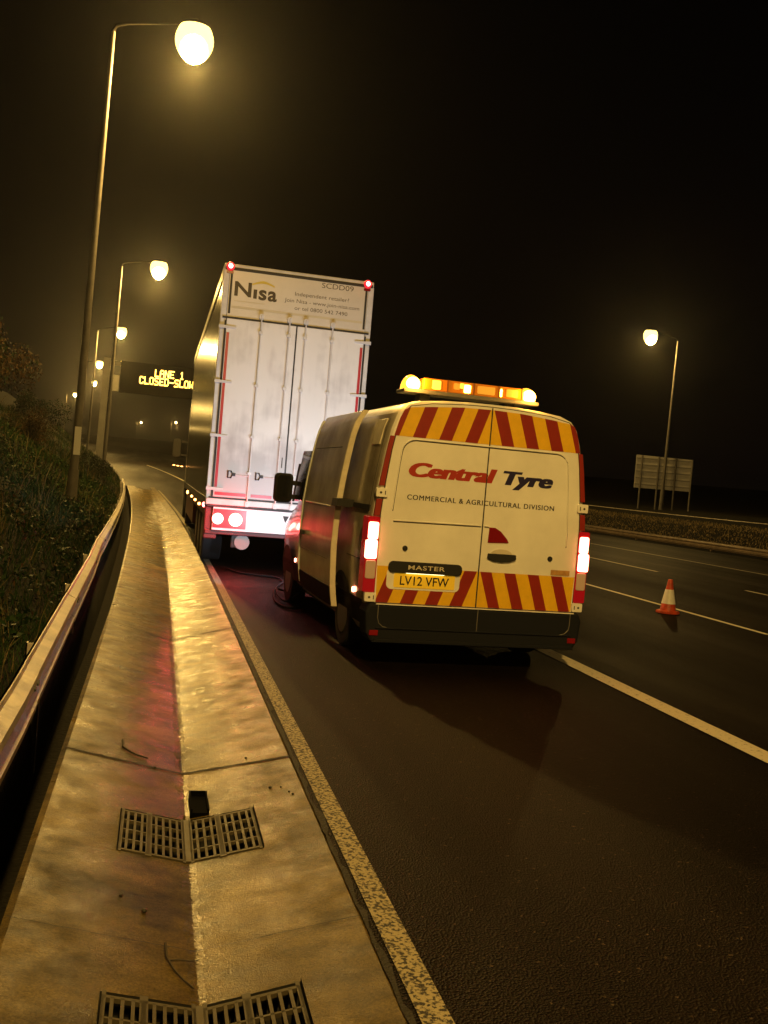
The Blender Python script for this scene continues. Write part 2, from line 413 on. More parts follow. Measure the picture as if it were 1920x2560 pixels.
# lane dividers: dashes
for y0 in (12.3, 27.6, 43, 58, 73, 88): line(y0, y0+6.4, 8.6, .10, M_LANE)
for y0 in (13.0, 23.2, 33.6, 45, 56, 68, 80): line(y0, y0+(6.3 if y0 < 20 else 5.5), 12.85, .10, M_LANE)
line(24.6, 38.0, 17.25, .10, M_LANE)
for y0 in (44, 56, 68): line(y0, y0+8, 17.25, .10, M_LANE)

# ------------------------------------------------------------------ street lamps
M_POLE = mat('galvanised_pole', (0.13,0.12,0.105), 0.6, metal=0.2, var=0.35, scale=3)
M_HOUS = mat('lamp_housing', (0.006,0.0055,0.005), 0.8, spec=.03)
M_LENS = mat('lamp_glow', (0.9,0.8,0.6), 0.4, emit=(1.0,0.80,0.24), es=2.8)
M_CORE = mat('lamp_core', (0.9,0.8,0.6), 0.4, emit=(1.0,0.80,0.36), es=60.0)
M_PLATE = mat('pole_plate', (0.7,0.7,0.68), 0.6)
def street_lamp(arm, H=12.0, lean=0.17, watts=LAMP_W):
    L = thing('street_lamp', (0,0,0), '', 'street lamp', 'street lamps along the motorway')
    s = 1 if arm > 0 else -1
    pts = [(lean*t, 0, H*t) for t in (0,.25,.5,.75,.985)]
    MB().tube(pts, [.105,.092,.078,.064,.050], n=12).build('pole', M_POLE, L, smooth=60)
    MB().cyl((0,0,-.6),(0.02,0,1.4),.135,.125,12).build('pole_base', M_POLE, L, smooth=40)
    MB().tube([(lean*.985,0,H*.985),(lean+.05*s,0,H*.998),(lean+.3*s,0,H+.06),(arm*.6,0,H+.20),(arm-.25*s,0,H+.31)], [.05,.043,.028,.020,.020], n=10).build('arm', M_HOUS, L, smooth=60)
    hb = MB(); hb.sphere((arm,0,H+.27),.37,.31,.17,n=20,m=5,t0=0,t1=math.pi/2); hb.build('lamp_head', M_HOUS, L, smooth=60)
    lb = MB(); lb.sphere((arm,0,H-.05),.46,.38,.52,n=22,m=12,t0=.9,t1=math.pi); lens = lb.build('lamp_lens', M_LENS, L, smooth=60)
    MB().sphere((arm,-.07,H-.22),.36,.34,.40,n=20,m=12).build('bulb', M_CORE, lens, smooth=60)
    li = bpy.data.lights.new('lamp_light','POINT'); li.energy = watts; li.color = SODIUM; li.shadow_soft_size = 0.16
    lo = bpy.data.objects.new('lamp_light', li); C.objects.link(lo); lo.parent = L; lo.location = (arm,0,H-.70)
    return L
def solve(slope, H=12.0):
    y = 50.0
    for _ in range(60): y = (H-.1+gz(y)-1.68)/slope
    return y
lampR = street_lamp(2.05)
def place_lamp(src, x, y, z, label, first=False):
    o = src if first else copy_tree(src)
    o.location = (x,y,z); o['label'] = label; return o
place_lamp(lampR, -2.02, 24.6, 0, 'nearest tall street lamp, its pole rising from the grass bank behind the guard rail', True)
place_lamp(lampR, -2.88, 53.4, 0, 'second street lamp along the left bank, beyond the nearest pole')
for hx, hz, lab in ((-.0467,.1259,'third street lamp along the left bank, just above and left of the lit message sign'),
                    (-.0648,.0927,'smaller lit street lamp left of the message sign, behind the second pole'),
                    (-.0417,.0952,'lit street lamp closest to the left end of the message sign'),
                    (-.0682,.0742,'lit street lamp low on the left, right beside the nearest pole'),
                    (-.0855,.0612,'farthest left street lamp, seen to the left of the nearest pole'),
                    (-.0212,.0403,'tiny far lamp under the left end of the message sign'),
                    (.0122,.0436,'tiny far lamp just left of the lorry cab mirror')):
    yy = solve(hz); place_lamp(lampR, hx*yy-2.05, yy, gz(yy), lab)
place_lamp(lampR, -1.35, -4.5, 0, 'street lamp standing behind the photographer')
place_lamp(lampR, -1.35, -33, 0, 'street lamp farther back behind the photographer')
lampL = street_lamp(-1.8, 11.0, .12, 2600.0)
place_lamp(lampL, 31.25, 57.0, 1.45, 'lone street lamp on the right, standing by the back of the big road sign', True)
mbp = MB(); mbp.box(-.145,-.137,-.07,.07,1.45,1.95)
nearlamp = [o for o in C.objects if o.get('label','').startswith('nearest tall')][0]
pm_ = MB(); pm_.box(-2.02-.01, -2.02+.14, 24.6-.16, 24.6-.145, 1.75, 2.42); pm_.build('number_plate', M_PLATE, nearlamp)

# ------------------------------------------------------------------ guard rails
M_RAIL = mat('galvanised_rail', (0.50,0.44,0.37), 0.42, metal=0.2, var=0.45, scale=5, rvar=.12, bump=.12, bscale=25)
M_RUST = mat('weathered_rail', (0.20,0.145,0.10), 0.6, metal=0.3, var=0.5, scale=4)
M_BOLT = mat('bolt_dark', (0.03,0.027,0.025), 0.6)
def w_profile(s=1.0):
    return [(0.0,.31),(.012,.31),(.02,.285),(.082,.255),(.086,.215),(.03,.180),(.022,.155),(.03,.130),(.086,.095),(.082,.055),(.02,.025),(.012,0.0)]
def rail(xf, z0f, ys, side, m, name='beam', parent=None, scale=1.0):
    front = [(a*scale, b*scale) for a,b in w_profile()]
    back = [(a-.006, b) for a,b in front][::-1]
    rings = []
    for y in ys:
        rings.append([(xf(y)+side*a, y, z0f(y)+b) for a,b in front+back])
    return MB().loft(rings, closed=True).build(name, m, parent, smooth=35)
gx = lambda y: slab_left(y)-(min(.35, max(.20, .20+.0155*(y-5))) if y > 5 else .20)
gr = thing('guard_rail', (gx(6),6,0), 'long corrugated steel guard rail curving along the left of the concrete gutter', 'guard rail', 'guard rails')
yy = -8.0; k = 0
while yy < 62:
    y1 = min(yy+3.35, 62); ys = [yy-.15+(y1+.15-yy+.15)*t/6 for t in range(7)]
    off = .004*(k%2)
    rail(lambda y: gx(y)+off, lambda y: gz(y)+.24+off*.5, ys, 1, M_RAIL, 'beam', gr)
    pb = MB(); px = gx(yy+1.6)
    pb.box(px-.13,px-.02,yy+1.57,yy+1.58,gz(yy)-.5,gz(yy)+.40); pb.box(px-.13,px-.12,yy+1.57,yy+1.64,gz(yy)-.5,gz(yy)+.40); pb.box(px-.03,px-.02,yy+1.57,yy+1.64,gz(yy)-.5,gz(yy)+.40)
    pb.build('post', M_RAIL, gr)
    if 0 < yy < 32:
        for dy in (-.08,.06):
            MB().cyl((gx(yy)+.075,yy+dy,gz(yy)+.465),(gx(yy)+.10,yy+dy,gz(yy)+.465),.017,.013,8).build('bolt', M_BOLT, gr)
    yy += 3.35; k += 1
# right-hand barrier and the rail beyond the grass
bx = lambda y: 22.98+cx(y)
gr2 = thing('guard_rail', (bx(30),30,0), 'low weathered barrier along the far right edge of the carriageway', 'guard rail', 'guard rails')
yy = 4.0
while yy < 130:
    y1 = yy+6.4; ys = [yy, yy+3.2, y1+.1]
    rail(bx, lambda y: gz(y)+.10, ys, -1, M_RUST, 'beam', gr2)
    if yy < 90: MB().box(bx(yy)+.02,bx(yy)+.10,yy+1,yy+1.08,-.1+gz(yy),.42+gz(yy)).build('post', M_RUST, gr2)
    yy += 6.4
cx3 = lambda y: 29.0+cx(y)
gr3 = thing('guard_rail', (cx3(45),45,1.2), 'thin pale rail running along the top of the right-hand grass bank', 'guard rail', 'guard rails')
yy = 6.0
while yy < 130:
    rail(cx3, lambda y: gz(y)+1.08, [yy,yy+3.2,yy+6.4], -1, M_RAIL, 'beam', gr3, .8)
    if yy < 90: MB().box(cx3(yy)+.02,cx3(yy)+.10,yy+1,yy+1.08,1.1+gz(yy),1.3+gz(yy)).build('post', M_RAIL, gr3)
    yy += 6.4

# ------------------------------------------------------------------ big road sign seen from behind
M_SIGNB = mat('sign_back', (0.26,0.25,0.23), 0.55, metal=0.2, var=.2, scale=2)
M_RIB = mat('sign_rib', (0.10,0.096,0.09), 0.6)
sgn = thing('road_sign', (30.9,57.6,1.4), 'back of a large rectangular road sign on posts beyond the right barrier', 'road sign')
SX0,SX1,SYA,SYB,SZ0,SZ1 = 29.9,32.9,58.2,56.6,2.82,4.95
def sp(t, off=0): return (SX0+(SX1-SX0)*t+off*.46, SYA+(SYB-SYA)*t-off*.88)
pb = MB(); a = sp(0); b = sp(1); a2 = sp(0,-.05); b2 = sp(1,-.05)
pb.add([(a[0],a[1],SZ0),(b[0],b[1],SZ0),(b[0],b[1],SZ1-.1),(a[0],a[1],SZ1),(a2[0],a2[1],SZ0),(b2[0],b2[1],SZ0),(b2[0],b2[1],SZ1-.1),(a2[0],a2[1],SZ1)],
   [(0,1,2,3),(7,6,5,4),(0,4,5,1),(1,5,6,2),(2,6,7,3),(3,7,4,0)]); pb.build('panel', M_SIGNB, sgn)
for i in range(5):
    z = SZ0+.2+i*.42; m_ = MB(); p = sp(0,.02); q = sp(1,.02); p2 = sp(0,.07); q2 = sp(1,.07)
    m_.loft([[(p[0],p[1],z),(p2[0],p2[1],z),(p2[0],p2[1],z+.07),(p[0],p[1],z+.07)],[(q[0],q[1],z),(q2[0],q2[1],z),(q2[0],q2[1],z+.07),(q[0],q[1],z+.07)]], closed=True).build('rail', M_RIB, sgn)
for t in (.07,.38,.69,.985):
    p = sp(t,.13); MB().cyl((p[0],p[1],.9),(p[0],p[1],SZ1-.1*t),.055,n=10).build('post', M_POLE, sgn, smooth=40)

# ------------------------------------------------------------------ lit message sign on its mast
M_VMS = mat('sign_box_dark', (0.007,0.006,0.006), 0.8, spec=.05)
M_DOT = mat('sign_dots', (0.8,0.6,0.2), 0.5, emit=(1.0,0.60,0.09), es=6.5)
M_MAST = mat('mast_grey', (0.10,0.095,0.085), 0.6, var=.25, scale=1.2)
FONT = {'L':"10000 10000 10000 10000 10000 10000 11111",'A':"01110 10001 10001 11111 10001 10001 10001",'N':"10001 11001 11001 10101 10011 10011 10001",
 'E':"11111 10000 10000 11110 10000 10000 11111",'1':"00100 01100 00100 00100 00100 00100 01110",'C':"01110 10001 10000 10000 10000 10001 01110",
 'O':"01110 10001 10001 10001 10001 10001 01110",'S':"01111 10000 10000 01110 00001 00001 11110",'D':"11110 10001 10001 10001 10001 10001 11110",
 '-':"00000 00000 00000 11111 00000 00000 00000",'W':"10001 10001 10001 10101 10101 11011 10001"}
vs_ = thing('message_sign', (-5.3,100,gz(100)), 'dark overhead message sign with glowing yellow letters above the far carriageway', 'message sign')
MB().box(-4.45,5.4,100,100.7,8.45,11.55).build('sign_box', M_VMS, vs_, bevel=.05)
db = MB()
def dots(s, x, ztop):
    for ch in s:
        if ch in FONT:
            for r, row in enumerate(FONT[ch].split()):
                for c_, v_ in enumerate(row):
                    if v_ == '1':
                        px = x+c_*.083; pz = ztop-r*.105; db.box(px-.041,px+.041,99.93,99.97,pz-.052,pz+.052)
        x += .482
dots('LANE 1', -1.12, 10.97); dots('CLOSED-SLOW', -2.57, 10.17)
db.build('lettering', M_DOT, vs_)
MB().loft([[(-6.25,99.7,0),(-5.55,99.7,0),(-5.55,100.4,0),(-6.25,100.4,0)],[(-6.05,99.8,11.7),(-5.45,99.8,11.7),(-5.45,100.4,11.7),(-6.05,100.4,11.7)]], closed=True).build('mast', M_MAST, vs_)
MB().box(-6.0,5.5,100.72,101.1,11.1,11.5).box(-6.0,5.5,100.72,101.1,8.7,9.0).build('arm', M_MAST, vs_)
MB().box(-5.38,-4.52,99.9,100.2,8.5,10.1).build('side_panel', M_SIGNB, vs_, bevel=.03)

# ------------------------------------------------------------------ traffic cone
M_CONE = mat('cone_orange', (0.62,0.075,0.02), 0.5, var=.5, scale=9)
M_SLEEVE = mat('cone_sleeve', (0.75,0.74,0.70), 0.35, var=.12, scale=12)
cn = thing('traffic_cone', (8.07,14.19,0), 'orange and white traffic cone standing on the dashed lane line', 'traffic cone')
cb = MB(); ca = [(8.07+.17*math.cos(math.pi/8+k*math.pi/4)*1.08, 14.19+.17*math.sin(math.pi/8+k*math.pi/4)*1.08) for k in range(8)]
cb.loft([[(x,y,.006) for x,y in ca],[(x,y,.035) for x,y in ca],[(8.07+(x-8.07)*.86,14.19+(y-14.19)*.86,.05) for x,y in ca]], closed=True); cb.build('base', M_CONE, cn)
def ring(r0,z0,r1,z1): return MB().cyl((8.07,14.19,z0),(8.07,14.19,z1),r0,r1,20)
ring(.125,.05,.106,.16).build('lower_body', M_CONE, cn, smooth=40)
ring(.110,.158,.066,.385).build('reflective_sleeve', M_SLEEVE, cn, smooth=40)
ring(.062,.383,.035,.545).build('tip', M_CONE, cn, smooth=40)

# ------------------------------------------------------------------ drain grates, outlet, litter
M_GRATE = mat('cast_iron', (0.075,0.062,0.038), 0.62, spec=.2, metal=0.25, var=.4, scale=14, rvar=.1)
def half(x0, x1, a, b, name, root):
    g = MB(); f = lambda x: vz(x,a)+.005
    def bar(xa, xb, ya, yb, t=.022):
        g.add([(xa,ya,f(xa)-t),(xb,ya,f(xb)-t),(xb,yb,f(xb)-t),(xa,yb,f(xa)-t),(xa,ya,f(xa)),(xb,ya,f(xb)),(xb,yb,f(xb)),(xa,yb,f(xa))],
              [(3,2,1,0),(4,5,6,7),(0,1,5,4),(1,2,6,5),(2,3,7,6),(3,0,4,7)])
    n = 9
    for k in range(n+1):
        w = .012 if k not in (0,n,4) else .017
        x = x0+(x1-x0)*k/n; xa = max(x0,x-w/2); xb = min(x1,x+w/2); bar(xa,xb,a+.02,b-.035)
    for k in range(5):
        y = a+.02+(b-.055-a)*k/4; w = .010 if 0 < k < 4 else .016
        g.add([], []); xs = x0; bar(x0,x1,y-w/2,y+w/2,.016)
    for k in (0,4,9):
        x = x0+(x1-x0)*k/n; bar(max(x0,x-.014),min(x1,x+.014),a-.004,b+.002,.012)
    return g.build(name, M_GRATE, root)
for (a,b), lab in zip(GR, ('nearest V-shaped iron drain grate, cut off by the bottom of the picture','V-shaped iron drain grate in the gutter with a black outlet at its head')):
    dg_ = thing('drain_grate', (GCH,(a+b)/2,-VD), lab, 'drain grate', 'drain grates in the gutter')
    half(GX0+.006, GCH-.012, a, b, 'grating', dg_); half(GCH+.012, GX1-.006, a, b, 'grating', dg_)
    MB().box(GCH-.012,GCH+.012,a+.01,b-.01,-VD-.02,-VD+.008).build('centre_bar', M_GRATE, dg_)
M_BLACK = mat('hole_black', (0.002,0.002,0.002), 0.9, spec=.02)  # black colour paints the darkness of an open hole in the gutter
ob = thing('drain_outlet', (.335,5.25,-VD), 'small square black block standing for an outlet hole at the head of the farther drain grate', 'drain outlet')
o1 = MB(); o1.box(.290,.300,5.10,5.40,-VD-.01,-.085); o1.box(.377,.387,5.10,5.40,-VD-.01,-.085); o1.box(.300,.377,5.39,5.40,-VD-.01,-.085); o1.box(.300,.377,5.10,5.39,-VD-.01,-.105)
o1.build('body', M_BLACK, ob)
M_TWIG = mat('twig_bark', (0.035,0.025,0.015), .8)
def drop(x,y):
    k = (1.68-vz(x,y))/1.68; return x*k, y*k
def zt(x,y): return vz(x,y)+.008
def twig(pts, r, label):
    pts = [(*drop(x,y),h) for x,y,h in pts]; o = MB().tube([(x,y,zt(x,y)+h) for x,y,h in pts], [r*(1-.5*i/len(pts)) for i in range(len(pts))], n=6).build('twig', M_TWIG, smooth=60)
    tag(o, label, 'twig')
twig([(-.09,6.0,.012),(-.085,5.9,.0),(-.05,5.82,.0),(.0,5.74,.0),(.06,5.68,0)], .008, 'curled dark twig lying along the joint in the concrete gutter')
twig([(.145,3.42,.02),(.15,3.35,.004),(.175,3.27,.0),(.205,3.2,.0),(.235,3.15,0)], .005, 'thin bent twig at the corner of the nearest drain grate')
twig([(.155,3.335,.0),(.19,3.335,.002),(.225,3.33,.0),(.255,3.325,.0)], .0035, 'fine straight stem crossing the gutter fold above the nearest grate')
M_PEB = mat('pebble_dark', (0.02,0.018,0.015), .7)
for x,y,r,l in ((.705,5.18,.010,'largest dark pebble right of the farther drain grate'),(.765,5.20,.006,'small dark pebble nearest the edge line, above its neighbours'),(.80,5.13,.006,'dark pebble beside the edge line, middle of a short row'),(.815,5.09,.007,'dark pebble lowest of the row beside the edge line'),(.62,5.72,.008,'dark pebble on the joint in the right slab'),(.10,5.52,.009,'dark pebble just below the twig on the left slab'),(-.02,3.86,.008,'dark pebble on the left slab between the two grates'),(.07,3.72,.012,'wet leaf-dark pebble left of the gutter fold between the grates')):
    x, y = drop(x,y); o = MB(); o.sphere((x,y,vz(x,y)+r*.5),r,r*.9,r*.7,n=9,m=6); tag(o.build('pebble', M_PEB, smooth=60), l, 'pebble', 'pebbles on the gutter')

# ------------------------------------------------------------------ air hose
M_HOSE = mat('hose_rubber', (0.006,0.0055,0.0055), 0.7, spec=.1)
def spline(P, n=8):
    out = []
    P = [Vector(p) for p in P]; Q = [P[0]]+P+[P[-1]]
    for i in range(1,len(Q)-2):
        for k in range(n):
            t = k/n; a,b,c,d = Q[i-1:i+3]
            out.append(.5*((2*b)+(-a+c)*t+(2*a-5*b+4*c-d)*t*t+(-a+3*b-3*c+d)*t**3))
    out.append(P[-1]); return out
hp = [(1.22,16.8,.03),(1.4,16.25,.02),(1.7,16.0,.02),(1.98,15.8,.02),(2.0,15.2,.02),(1.8,14.4,.02),(1.68,13.6,.02),(1.62,12.9,.02),(1.66,12.35,.02),(1.82,12.2,.03),(1.98,12.6,.03),(1.95,13.4,.05),(1.78,14.0,.045),(1.70,13.2,.045),(1.74,12.6,.06),(1.86,12.45,.2),(1.9,12.5,.42)]
o = MB().tube(spline(hp), .017, n=8).build('air_hose', M_HOSE, smooth=60); tag(o, 'black air hose looping on the road beside the front wheel of the van', 'hose')

# ------------------------------------------------------------------ greenery
def leaf_mat(name, c1, c2, rough=.42):
    m = mat(name, c1, .6, col2=c2, scale=2.3, lo=.38, hi=.62, spec=.14)
    return m
M_GRASS = leaf_mat('grass_blades', (0.017,0.042,0.008), (0.007,0.019,0.004))
M_DRY = leaf_mat('dry_grass', (0.12,0.09,0.04), (0.05,0.042,0.017))
M_LG = leaf_mat('leaf_green', (0.013,0.032,0.006), (0.005,0.013,0.003))
M_LB = leaf_mat('leaf_rust', (0.060,0.032,0.010), (0.024,0.015,0.005))
M_BARK = mat('bark', (0.045,0.035,0.024), .85)
rnd = random.Random(3)
def blade(mb, x, y, z, h, w, lean, mi=0):
    a = rnd.uniform(0,6.28); dx = math.cos(a); dy = math.sin(a); b = rnd.uniform(0,6.28)
    lx = math.cos(b)*lean*h; ly = math.sin(b)*lean*h
    mb.add([(x-dx*w,y-dy*w,z),(x+dx*w,y+dy*w,z),(x+lx*.4+dx*w*.7,y+ly*.4+dy*w*.7,z+h*.6),(x+lx*.4-dx*w*.7,y+ly*.4-dy*w*.7,z+h*.6),(x+lx,y+ly,z+h)],
           [(0,1,2,3),(3,2,4)], mi)
def leaf(mb, p, s, mi=0, r=None):
    r = r or rnd
    u = Vector((r.gauss(0,1),r.gauss(0,1),r.gauss(0,1))).normalized(); v = u.cross(Vector((r.gauss(0,1),r.gauss(0,1),r.gauss(0,1)))).normalized()
    p = Vector(p); w = s*.42
    mb.add([p-u*s, p+v*w, p+u*s, p-v*w], [(0,1,2,3)], mi)
def bz(x, y):
    d = slab_left(y)-x
    return gz(y)+bank_h(d)+(0 if d < .5 else 0.09*math.sin(y*0.9+d*2)+0.12*math.sin(y*.37+d))
gm = MB()
for i in range(46000):
    t = rnd.random(); y = 1.5+44*t*t if rnd.random() < .7 else rnd.uniform(3,110); d = .38+5.2*rnd.random()**1.6
    x = slab_left(y)-d; s = .6+y/18
    blade(gm, x, y, bz(x,y)-.03, rnd.uniform(.10,.30)*(1+.3*(d>1))*(2.0 if i % 23 == 0 else 1), .004*s, rnd.uniform(.2,.9), 1 if i % 23 == 0 or rnd.random() < .08 else 0)
tag(gm.build('grass', [M_GRASS, M_DRY]), 'rough dark green grass covering the bank behind the guard rail', 'grass', kind='stuff')
cm = MB()
for i in range(30000):
    y = 2+36*rnd.random()**1.5; d = .55+4.5*rnd.random()**1.3; x = slab_left(y)-d
    if math.sin(x*3.1+y*1.3)+math.sin(y*2.1-x*2) < -.4: continue
    leaf(cm, (x,y,bz(x,y)+rnd.uniform(.02,.30)), rnd.uniform(.014,.036)*(1+y/40), 0 if rnd.random() < .9 else 1)
tag(cm.build('ground_cover', [M_LG, M_LB]), 'low wet weeds and bramble leaves over the left bank', 'weeds', kind='stuff')
dm2 = MB()
for i in range(26000):
    y = 16+70*rnd.random()**1.3; x = 23.3+cx(y)+3.6*rnd.random()
    h_ = [0,.06]; z = gz(y); xr = x-cx(y)
    for (a,b),(c,d) in zip(zip(BX,BH), list(zip(BX,BH))[1:]):
        if a <= xr <= c: z += b+(d-b)*(xr-a)/(c-a)
    blade(dm2, x, y, z-.03, rnd.uniform(.05,.15), .014, rnd.uniform(.3,.9), 0 if rnd.random() < .8 else 1)
M_PALE = leaf_mat('lamplit_verge_grass', (0.36,0.27,0.14), (0.20,0.155,0.075))  # brighter copy of the dry grass, lamplight put into its colour
tag(dm2.build('dry_grass', [M_PALE, M_DRY]), 'pale dry grass on the verge behind the right-hand barrier', 'grass', kind='stuff')

def crown_mesh(seed, n, lumps, m, leaf_s, name):
    r = random.Random(seed); mb = MB(); L = []
    for k in range(lumps):
        a = r.uniform(0,6.28); rad = r.uniform(.1,.75); L.append((math.cos(a)*rad, math.sin(a)*rad, r.uniform(.25,1.0)*(1.1-rad*.5), r.uniform(.22,.45)))
    for i in range(n):
        c = r.choice(L); v = Vector((r.gauss(0,1),r.gauss(0,1),r.gauss(0,1))).normalized()*c[3]*(r.random()**.45)
        leaf(mb, (c[0]+v.x, c[1]+v.y, max(.03,c[2]+v.z*.9)), leaf_s*r.uniform(.6,1.4), 0 if r.random() < .8 else 1, r)
    return mb, L
def shrub(seed, n, mats, leaf_s):
    root = thing('shrub', (0,0,0), '', 'shrub', 'shrubs on the left bank')
    mb, L = crown_mesh(seed, n, 9, None, leaf_s, 'crown'); mb.build('crown', mats, root)
    st = MB()
    for c in L[:7]: st.tube([(0,0,-.3),(c[0]*.4,c[1]*.4,c[2]*.45),(c[0],c[1],c[2])], [.03,.02,.006], n=6)
    st.build('stem', M_BARK, root, smooth=60); return root
PRO = [shrub(11,9000,[M_LB,M_LG],.022), shrub(12,9000,[M_LG,M_LB],.022), shrub(13,9000,[M_LB,M_LG],.020)]
used = set()
for i, (p, x, y, s, sz, lab) in enumerate((
    (1,-3.4,11.5,1.1,1.0,'dark green shrub nearest the camera on the left bank'),
    (0,-4.2,14.5,1.5,1.6,'rust-brown shrub at the left edge of the picture, level with the lorry lights'),
    (2,-4.3,18.5,1.5,1.7,'rusty bramble clump left of the nearest lamp post base'),
    (0,-5.2,22.5,1.8,2.3,'tall brown shrub on the bank left of the nearest lamp post'),
    (1,-3.6,21.0,.9,.9,'low green shrub in front of the nearest lamp post'),
    (2,-5.0,28.0,1.9,2.5,'tall rusty shrub just behind the nearest lamp post'),
    (1,-6.6,17.0,2.0,3.2,'highest dark shrub against the sky at the left edge'),
    (1,-7.4,25.0,2.2,3.4,'tall dark shrub on the upper bank behind the brown ones'),
    (1,-6.6,35.0,2.2,2.6,'dark shrub sloping down behind the second lamp post'),
    (0,-4.6,36.0,1.4,1.3,'brown shrub at the foot of the bank by the second lamp post'),
    (1,-3.15,47.0,1.1,1.1,'small dark shrub standing at the far end of the guard rail'),
    (1,-6.0,50.0,2.0,2.2,'far dark shrub on the bank beside the message sign mast'))):
    o = PRO[p] if p not in used else copy_tree(PRO[p]); used.add(p)
    o.location = (x,y,bz(x,y)-.15); o.scale = (s,s,sz); o.rotation_euler.z = i*1.9; o['label'] = lab
# ------------------------------------------------------------------ service van
VX, VY = 3.02, 8.85
M_WHITE = mat('van_paint', (0.84,0.82,0.77), 0.32, var=.16, scale=1.6, detail=9, coat=.35, rvar=.05)
M_VGREY = mat('bumper_plastic', (0.010,0.0115,0.017), 0.75, spec=.15, bump=.1, bscale=200)
M_VDARK = mat('van_underside', (0.010,0.010,0.010), 0.8)
M_RED = mat('stripe_red', (0.27,0.018,0.010), 0.42, var=.15, scale=10)
M_YEL = mat('stripe_yellow', (0.80,0.47,0.015), 0.42, var=.12, scale=10)
M_SEAM = mat('panel_gap', (0.035,0.030,0.022), 0.8)
M_GLASS = mat('dark_glass', (0.012,0.013,0.015), 0.06)
M_TYRE = mat('tyre_rubber', (0.012,0.012,0.012), 0.75)
M_RIM = mat('steel_rim', (0.20,0.20,0.20), 0.45, metal=.7)
M_LRED = mat('lens_red', (0.20,0.008,0.010), 0.16)
M_LGLOW = mat('lens_red_glowing_van', (0.22,0.008,0.010), 0.16, emit=(1.0,0.01,0.02), es=.14)
M_LCLR = mat('lens_clear', (0.55,0.42,0.40), 0.18)
M_LIT = mat('tail_lamp_lit', (0.8,0.3,0.25), .3, emit=(1.0,0.16,0.10), es=16.0)
M_LITS = mat('marker_lit', (0.8,0.3,0.25), .3, emit=(1.0,0.30,0.17), es=16.0)
M_TRED = mat('lettering_red', (0.36,0.030,0.018), .4)
M_TBLU = mat('lettering_navy', (0.018,0.014,0.060), .4)
M_TBLK = mat('lettering_black', (0.016,0.014,0.014), .4)
M_CHR = mat('chrome', (0.75,0.75,0.75), .15, metal=1.0)
M_PLY = mat('plate_yellow', (0.78,0.50,0.02), .4, emit=(1.0,0.62,0.03), es=.12)  # weak emission puts light into the plate itself
M_AMB = mat('beacon_cover', (0.50,0.16,0.012), .18, emit=(1.0,0.33,0.02), es=.10)
M_AMBL = mat('beacon_lit', (0.9,0.6,0.2), .3, emit=(1.0,0.50,0.06), es=26.0)
M_AMBD = mat('beacon_dome', (0.6,0.25,0.03), .2, emit=(1.0,0.42,0.03), es=2.4)
M_AMBM = mat('beacon_inner', (0.9,0.6,0.2), .3, emit=(1.0,0.56,0.05), es=1.5)
M_AMBR = mat('beacon_reflector', (0.6,0.36,0.10), .35, emit=(1.0,0.42,0.03), es=.28)
M_WORN = mat('door_edge', (0.62,0.56,0.44), .4, var=.2, scale=9)
M_GRIMESHADE = mat('grimy_shaded_paint', (0.46,0.42,0.35), 0.30, col2=(0.20,0.165,0.12), scale=1.8, coat=.5, lo=.36, hi=.62)  # white paint with road grime, darkened further to paint the shaded flanks
M_EDGELIT = mat('door_edge_lit_paint', (0.72,0.76,0.78), .3)  # pale colour paints the light caught by the door's front edge
VYAW = math.radians(2.7)
van = thing('service_van', (VX,VY,0), 'white tyre service van with red and yellow rear chevrons and lit amber light bar', 'van')
WT = [(.25,.96),(.34,1.03),(.6,1.075),(1.0,1.095),(1.4,1.085),(1.7,1.055),(2.0,1.012),(2.2,.975),(2.35,.925),(2.43,.86),(2.475,.74),(2.50,.5),(2.512,.25),(2.515,0)]
def W(z):
    for (a,b),(c,d) in zip(WT, WT[1:]):
        if z <= c: return b+(d-b)*(max(z,a)-a)/(c-a)
    return 0
def vring(y, top, sc, inset=0.0):
    P = []
    for z, w in WT:
        zz = z if top >= 2.515 else (z if z < .9 and top > 1.1 else (.9+(z-.9)*(top-.9)/1.615 if top > 1.1 else z*(top/2.515)))
        P.append((max(0, w*sc-inset), zz))
    L = [(VX-w, y, z) for w, z in P]; R = [(VX+w, y, z) for w, z in P[:-1]][::-1]
    return L+R
rings = [vring(8.872,2.515,1,.10),vring(8.876,2.515,1,.035),vring(8.90,2.515,1,.012),vring(8.95,2.515,1)]
for y,t,s in ((9.6,2.53,1),(10.6,2.53,1),(11.5,2.52,1),(11.9,2.46,.995),(12.25,2.27,.99),(12.6,2.0,.98),(12.95,1.70,.97),(13.1,1.52,.965),(13.5,1.36,.95),(13.8,1.15,.92),(13.92,.9,.88),(13.95,.6,.84)):
    rings.append(vring(y,t,s))
bmb = MB(); bmb.loft(rings, closed=True); bdy = bmb.build('body', [M_WHITE, M_GRIMESHADE], van, smooth=42)
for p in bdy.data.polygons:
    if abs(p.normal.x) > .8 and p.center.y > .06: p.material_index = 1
MB().box(VX-.9,VX+.9,9.0,13.7,.2,.34).build('underbody', M_VDARK, van)
